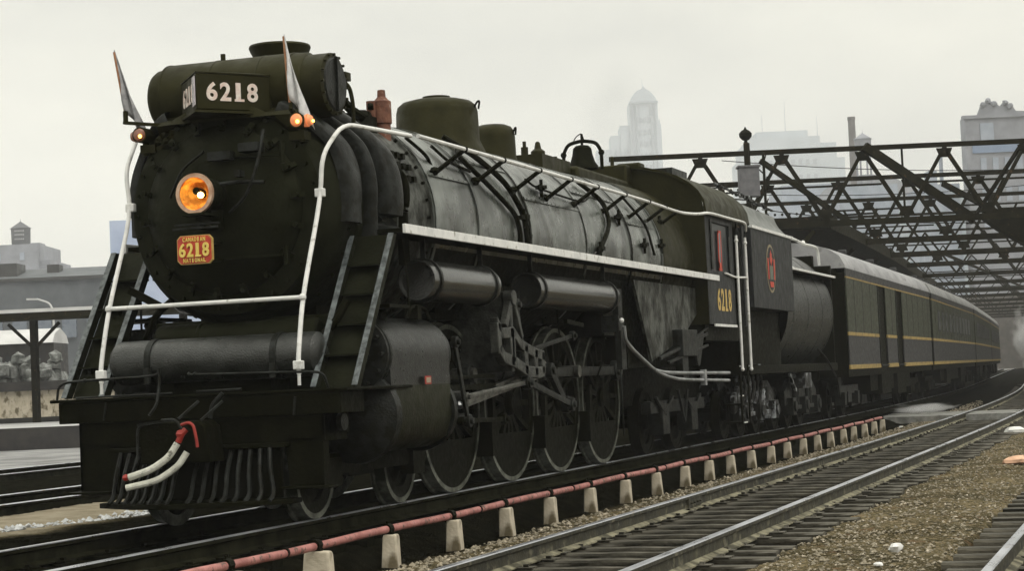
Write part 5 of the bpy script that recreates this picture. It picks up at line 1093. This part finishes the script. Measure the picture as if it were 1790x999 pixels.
# left side of the yard
lb = thing('warehouse', 'grey brick warehouse topped by a dark lettered water tank', 'building', tuple(G(-101, 400)))
m = MB(); prism_uv(m, -112, -97.3, 400, 420, -1, 34); prism_uv(m, -97.3, -95.2, 401, 420, -1, 30.6); prism_uv(m, -99, -97, 400.4, 405, 30, 34.2); prism_uv(m, -112, -94, 399, 421, -1, 28.6); m.build('block_body', BRG, lb); wins(lb, BRB, [-108, -105.5, -100.6], [31.5], 400, .9, 1.6)
tk = tank('water_tank', 'dark round water tank with faded white lettering on a roof', -101.5, 403, 2.0, 34, 37.5, 34, pm('tank_dark', (.04, .045, .055), (.08, .085, .095), .6), False)
m = MB(); c = G(-101.5, 403)
for k, z in enumerate((35.2, 36.1, 36.9)):
    for q in range(5): a = -math.pi/2+THETA+(-.42+.21*q)*1.0; r = 2.02; m.bar((c.x+math.cos(a)*r, c.y+math.sin(a)*r, z), (c.x+math.cos(a+.13)*r, c.y+math.sin(a+.13)*r, z), .02, .28)
m.build('worn_white_patch', pm('faded_white', (.35, .36, .38), (.5, .5, .52), 1), tk)
wh = thing('freight_house', 'long low dark freight house below the warehouse with the tank', 'building', tuple(G(-55, 220)))
FH = pm('slate_wall', (.075, .085, .095), (.12, .13, .14), .4, rough=(.8, .95), bump=.1)
m = MB(); prism_uv(m, -80, -35, 220, 240, -1, 15.1); m.prism([G(-80, 220, 15.1), G(-80, 230, 17.0), G(-80, 240, 15.1)], G(45, 0)-G(0, 0)); m.build('block_body', FH, wh)
m = MB(); m.prism([G(-80, 219.6, 15.0), G(-35, 219.6, 15.0), G(-35, 219.6, 15.35), G(-80, 219.6, 15.35)], G(0, .4)-G(0, 0)); prism_uv(m, -54, -52.6, 226, 228, 15.5, 17.2); m.cyl(G(-44.8, 222, 15), G(-44.8, 222, 17.2), .12); prism_uv(m, -60, -57, 224, 228, 15, 17.4); m.build('eave', pm('eave_dark', (.02, .02, .02), (.04, .04, .04), 1), wh)
wins(wh, CWIN, rng(-60, -46, 5), [9.5], 219.9, 1.6, 2.2)
bl_ = thing('blue_block', 'pale blue office block glimpsed beside the smokebox', 'building', tuple(G(-36, 200)))
m = MB(); prism_uv(m, -41.2, -28, 200, 212, -1, 19.6); m.build('block_body', pm('light_blue_wall', (.34, .41, .58), (.48, .55, .72), .3, rough=(.6, .8)), bl_); wins(bl_, STN, rng(-40.5, -29, 6), [5.5, 16.5], 199.9, .7, 1.0)
# platform shelter with Y columns
SN = pm('snowy_roof', (.45, .45, .45), (.62, .62, .62), .6, rough=(.7, .9))
can = thing('platform_shelter', 'long platform shelter with pale roof and dark Y shaped posts', 'shelter', tuple(G(-19, 75)))
m = MB(); m.prism([G(-32, 73.5, 4.62), G(-32, 78.5, 4.86), G(-32, 78.5, 4.95), G(-32, 73.5, 4.75)], G(20, 0)-G(0, 0)); m.build('shelter_roof', SN, can)
m = MB(); m.prism([G(-32, 73.5, 4.35), G(-32, 78.4, 4.5), G(-32, 78.4, 4.84), G(-32, 73.5, 4.60)], G(20, 0)-G(0, 0)); m.build('shelter_beam', SHST, can)
for u in (-30.5, -24.6, -18.75, -12.9):
    m = MB(); m.bar(G(u, 76, -.3), G(u, 76, 4.4), .24, .24); m.bar(G(u, 76, 3.3), G(u-1.0, 76, 4.3), .10, .12); m.bar(G(u, 76, 3.3), G(u+1.0, 76, 4.3), .10, .12); m.build('post', SHST, can)
# parked coaches beyond
CW = pm('dark_coach_side', (.012, .010, .012), (.03, .027, .024), 2, rough=(.5, .7))
for k, (u0, u1, lb_) in enumerate(((-46, -22.5, 'dark parked coach with snowy roof beyond the platform shelter'),)):
    t = thing('parked_coach', lb_, 'rail car', tuple(G(u0, 95))); m = MB(); prism_uv(m, u0, u1, 95, 98, .5, 4.1); m.build('body', CW, t)
    m = MB(); m.prism([G(u0, 94.8, 4.1), G(u0, 95.3, 4.55), G(u0, 96.5, 4.85), G(u0, 97.8, 4.5), G(u0, 98.2, 4.1)], G(u1-u0, 0)-G(0, 0)); m.build('roof', SN, t)
    for q in rng(u0+1, u1-1, 12): mm = MB(); prism_uv(mm, q-.45, q+.45, 94.94, 95, 2.7, 3.5); mm.build('window', WIN, t)
# heap of grey rubble, loading dock
RUB = pm('grey_rubble', (.07, .075, .07), (.28, .29, .28), 3, .4, .65, rough=(.8, .95), bump=.4)
for k, (u, lb_) in enumerate(((-22.6, 'heap of grey snow dusted rubble beside the parked coach'),)):
    m = MB()
    for q in range(90): a = random.random(); m.ball(G(u+random.uniform(-3.4, 2.0), 88+random.uniform(-1.5, 1.5), 1.9+(1.5*random.random()**1.3)*(1-abs(a-.5))), .2+.3*random.random(), 7, jit=.3)
    m.prism([G(u-3.6, 86.5, .8), G(u+2.4, 86.5, .8), G(u+1.6, 88, 2.6), G(u-2, 88, 2.4)], G(0, 3)-G(0, 0)); tag(m.build('rubble', RUB, ang=20), lb_, 'rubble')
dk = thing('loading_dock', 'pale concrete loading dock with dark edge and yellow marks', 'platform', tuple(G(-28, 84)))
m = MB(); prism_uv(m, -60, -12, 84, 92, -.5, 1.72); m.build('dock_wall', CONC, dk); m = MB(); prism_uv(m, -60, -12, 83.8, 92.2, 1.72, 2.12); m.build('dock_edge', CW, dk)
for q in range(8): mm = MB(); u = -32.4+q*1.03*.85; prism_uv(mm, u-.05, u+.05, 83.75, 83.8, 1.78, 2.02); mm.build('yellow_mark', YELP, dk)
dk2 = thing('raised_paving', None, None, tuple(G(-28, 62))); bpy.data.objects.remove(dk2)
m = MB(); prism_uv(m, -60, -12, 58, 84.2, -.4, .42); o = m.build('raised_paving', pm('snowy_paving', (.26, .26, .26), (.42, .42, .42), .5, rough=(.6, .9), bump=.1, stretch=(1, 1, 1))); tag(o, kind='structure')
m = MB(); prism_uv(m, -60, -12, 57.8, 58, -.4, .46); prism_uv(m, -60, -12, 77, 77.4, .42, .62); tag(m.build('paving_kerb', CW), kind='structure')
ls = thing('street_lamp', 'white curved arm street lamp rising behind the platform shelter roof', 'street lamp', tuple(G(-26, 110)))
m = MB(); m.tube([G(-26, 110, 0), G(-26, 110, 6.3), G(-26.2, 110, 6.8), G(-26.9, 110, 7.05)], .06); m.build('lamp_post', SN, ls); m = MB(); m.bar(G(-26.9, 110, 7.05), G(-27.5, 110, 7.07), .14, .1); m.build('lamp_head', SN, ls)

# ------------------------------------------------------------------ litter
PAP = pm('paper_white', (.62, .62, .60), (.82, .82, .80), 8, rough=(.7, .9)); CARDB = pm('tan_card', (.55, .32, .2), (.78, .5, .34), 6, rough=(.7, .9))
def litter(name, loc, r, mat, label, cat, sc=(1, .8, .5)):
    m = MB(); x, y = loc; z = gz(x, y); m.ball((0, 0, 0), r, 10, sc, jit=.28); o = m.build(name, mat, ang=25); o.location = (x, y, z+r*sc[2]*.7); o.rotation_euler.z = random.random()*3; tag(o, label, cat)
litter('crumpled_paper', (6.09, 16.25), .068, PAP, 'larger crumpled white paper on the bare dirt strip', 'paper', (1, .8, .6))
litter('paper_scrap', (6.12, 15.1), .038, PAP, 'small white paper scrap just below the larger crumpled paper', 'paper')
litter('newspaper', (5.05, 42.1), .26, PAP, 'flattened white newspaper lying beside the near track', 'paper', (1.1, .8, .35))
litter('torn_carton', (6.06, 29.3), .19, CARDB, 'tan torn carton lying on the bare dirt strip', 'carton', (1.2, .8, .4))
litter('paper_scrap', (3.76, 32.6), .055, PAP, 'white paper scrap between the two rails of the near track', 'paper')
litter('paper_scrap', (3.0, 41.2), .07, PAP, 'white paper scrap touching the far rail of the near track', 'paper')
litter('paper_scrap', (1.95, 47.6), .07, PAP, 'white paper scrap at the foot of the last pedestal', 'paper')
litter('paper_scrap', (4.97, 19.1), .03, PAP, 'tiny white scrap on the tie ends of the near track', 'paper')

# ------------------------------------------------------------------ haze and steam
def volmat(name, dens, col, noise_s=None, lo=.45, hi=.7, aniso=0):
    m = bpy.data.materials.new(name); m.use_nodes = True; t = m.node_tree; n = t.nodes; l = t.links; n.clear()
    o = n.new('ShaderNodeOutputMaterial'); v = n.new('ShaderNodeVolumePrincipled'); l.new(v.outputs[0], o.inputs['Volume'])
    v.inputs['Color'].default_value = (*col, 1); v.inputs['Density'].default_value = dens; v.inputs['Anisotropy'].default_value = aniso
    if noise_s:
        tc = n.new('ShaderNodeTexCoord'); a = n.new('ShaderNodeTexNoise'); a.inputs['Scale'].default_value = noise_s; a.inputs['Detail'].default_value = 5; l.new(tc.outputs['Object'], a.inputs[0])
        ln = n.new('ShaderNodeVectorMath'); ln.operation = 'LENGTH'; l.new(tc.outputs['Object'], ln.inputs[0])
        q = n.new('ShaderNodeMapRange'); q.inputs[1].default_value = 1.0; q.inputs[2].default_value = .25; q.inputs[3].default_value = -.35; q.inputs[4].default_value = .2; l.new(ln.outputs['Value'], q.inputs[0])
        ad = n.new('ShaderNodeMath'); ad.operation = 'ADD'; l.new(a.outputs[0], ad.inputs[0]); l.new(q.outputs[0], ad.inputs[1])
        r = n.new('ShaderNodeMapRange'); r.inputs[1].default_value = lo; r.inputs[2].default_value = hi; r.inputs[3].default_value = 0; r.inputs[4].default_value = dens; l.new(ad.outputs[0], r.inputs[0]); l.new(r.outputs[0], v.inputs['Density'])
    return m
def cloud(name, loc, rad, dens, label, col=(.95, .95, .96), ns=2.2, lo=.42, hi=.7, rz=0):
    m = MB(); m.ball((0, 0, 0), 1.0, 20); o = m.build(name, volmat(name+'_vol', dens, col, ns, lo, hi)); o.location = loc; o.scale = rad; o.rotation_euler.z = rz; tag(o, label, 'steam', kind='stuff'); return o
cloud('steam_cloud', (2.3, 90, 2.2), (1.5, 4.0, 1.9), 1.3, 'white steam billowing around the far end of the train at the right edge')
cloud('steam_wisp', (1.3, 57, -.12), (1.3, 4.5, .22), .6, 'low steam drifting from under the first two cars')
p = G(18.5, 330); cloud('smoke_plume', (p.x, p.y, 47), (8.5, 8, 13), .022, 'thin grey smoke drifting upwards in front of the skyscraper', (.55, .58, .60), 1.6, .35, .7)
m = MB(); m.box(-1510, 1510, -210, 1710, -1.6, 240); hz = m.build('haze', volmat('haze_air', .00045, (.97, .98, 1.0))); tag(hz, kind='stuff'); hz.display_type = 'WIRE'

# remove the wheel prototypes and unused data
for pr in (proto_drive, proto_small, proto_trail, proto_tend):
    for ch in [o for o in list(COL.objects) if o.parent == pr]: bpy.data.objects.remove(ch)
    bpy.data.objects.remove(pr)

# every loose piece of these parts becomes a part of its own (two sides of a truck, each clamp, each lattice bay ...)
SEP = ('cylinder_head', 'trailing_truck_frame', 'leading_bogie_frame', 'tender_piping', 'side_panel', 'lower_panel', 'lower_stripe', 'waist_stripe', 'upper_stripe', 'letterboard', 'window', 'pane', 'door', 'door_window', 'sill', 'door_jamb', 'secondary_lattice', 'longitudinal_bracing', 'raking_strut', 'truck_frame', 'bogie', 'brake_rigging', 'conduit', 'roof_vent', 'coal_guard', 'door_clamp', 'window_post', 'pilot_beam', 'grab_step', 'hinge', 'plate_bracket', 'step_edge', 'brace_pipe', 'joint_bar', 'crossarm', 'turbo_generator', 'safety_valve', 'turret_cover', 'tender_frame', 'guard_rim', 'filler_hatch', 'boiler_bolt', 'rivet_row', 'end_bolt', 'injector', 'cylinder_fitting', 'flag_bracket', 'marker_bracket', 'deck_grab_rail', 'cab_step', 'seam', 'underframe', 'gangway', 'parapet_scroll', 'tower_pier', 'mechanical_lubricator', 'link_bracket', 'injector_pipe', 'hose_fitting', 'cover_rim', 'air_hose', 'crosshead_guide', 'running_board', 'parapet', 'walkway', 'lower_wing', 'eave', 'red_sash', 'cab_side', 'wire_arm', 'strap', 'crosshead', 'crosshead_lubricator', 'cab_floor', 'smokebox_saddle', 'tank_handrail', 'chimney_base', 'worn_white_patch', 'far_post')
def separate(o, gap=.012, most=60):
    me = o.data; n = len(me.vertices); par = list(range(n))
    def fd(i):
        while par[i] != i: par[i] = par[par[i]]; i = par[i]
        return i
    for e in me.edges:
        a, b = fd(e.vertices[0]), fd(e.vertices[1])
        if a != b: par[a] = b
    isl = {}
    for i in range(n): isl.setdefault(fd(i), []).append(i)
    if len(isl) < 2 or len(isl) > 400: return
    bb = []
    for k, L in isl.items():
        cs = [me.vertices[i].co for i in L]; bb.append([k, [min(c[j] for c in cs)-gap for j in range(3)], [max(c[j] for c in cs)+gap for j in range(3)]])
    g = list(range(len(bb)))
    def fg(i):
        while g[i] != i: i = g[i]
        return i
    for i in range(len(bb)):
        for j in range(i):
            if all(bb[i][1][q] <= bb[j][2][q] and bb[j][1][q] <= bb[i][2][q] for q in range(3)): g[fg(i)] = fg(j)
    gr_ = {bb[i][0]: fg(i) for i in range(len(bb))}; ids = sorted(set(gr_.values()))
    if len(ids) < 2 or len(ids) > most: return
    for gi in ids[1:]+ids[:1]:
        c = o.copy() if gi != ids[0] else o
        if gi != ids[0]: COL.objects.link(c)
        nm = me.copy(); bm = bmesh.new(); bm.from_mesh(nm); bm.verts.ensure_lookup_table()
        bmesh.ops.delete(bm, geom=[v for v in bm.verts if gr_[fd(v.index)] != gi], context='VERTS'); bm.to_mesh(nm); bm.free(); c.data = nm
kids = {}
for o in COL.objects:
    if o.parent: kids.setdefault(o.parent.name, []).append(o)
for o in list(COL.objects):
    if o.type == 'MESH' and o.parent and o.name.split('.')[0] in SEP and o.data.users == 1 and o.name not in kids: separate(o)
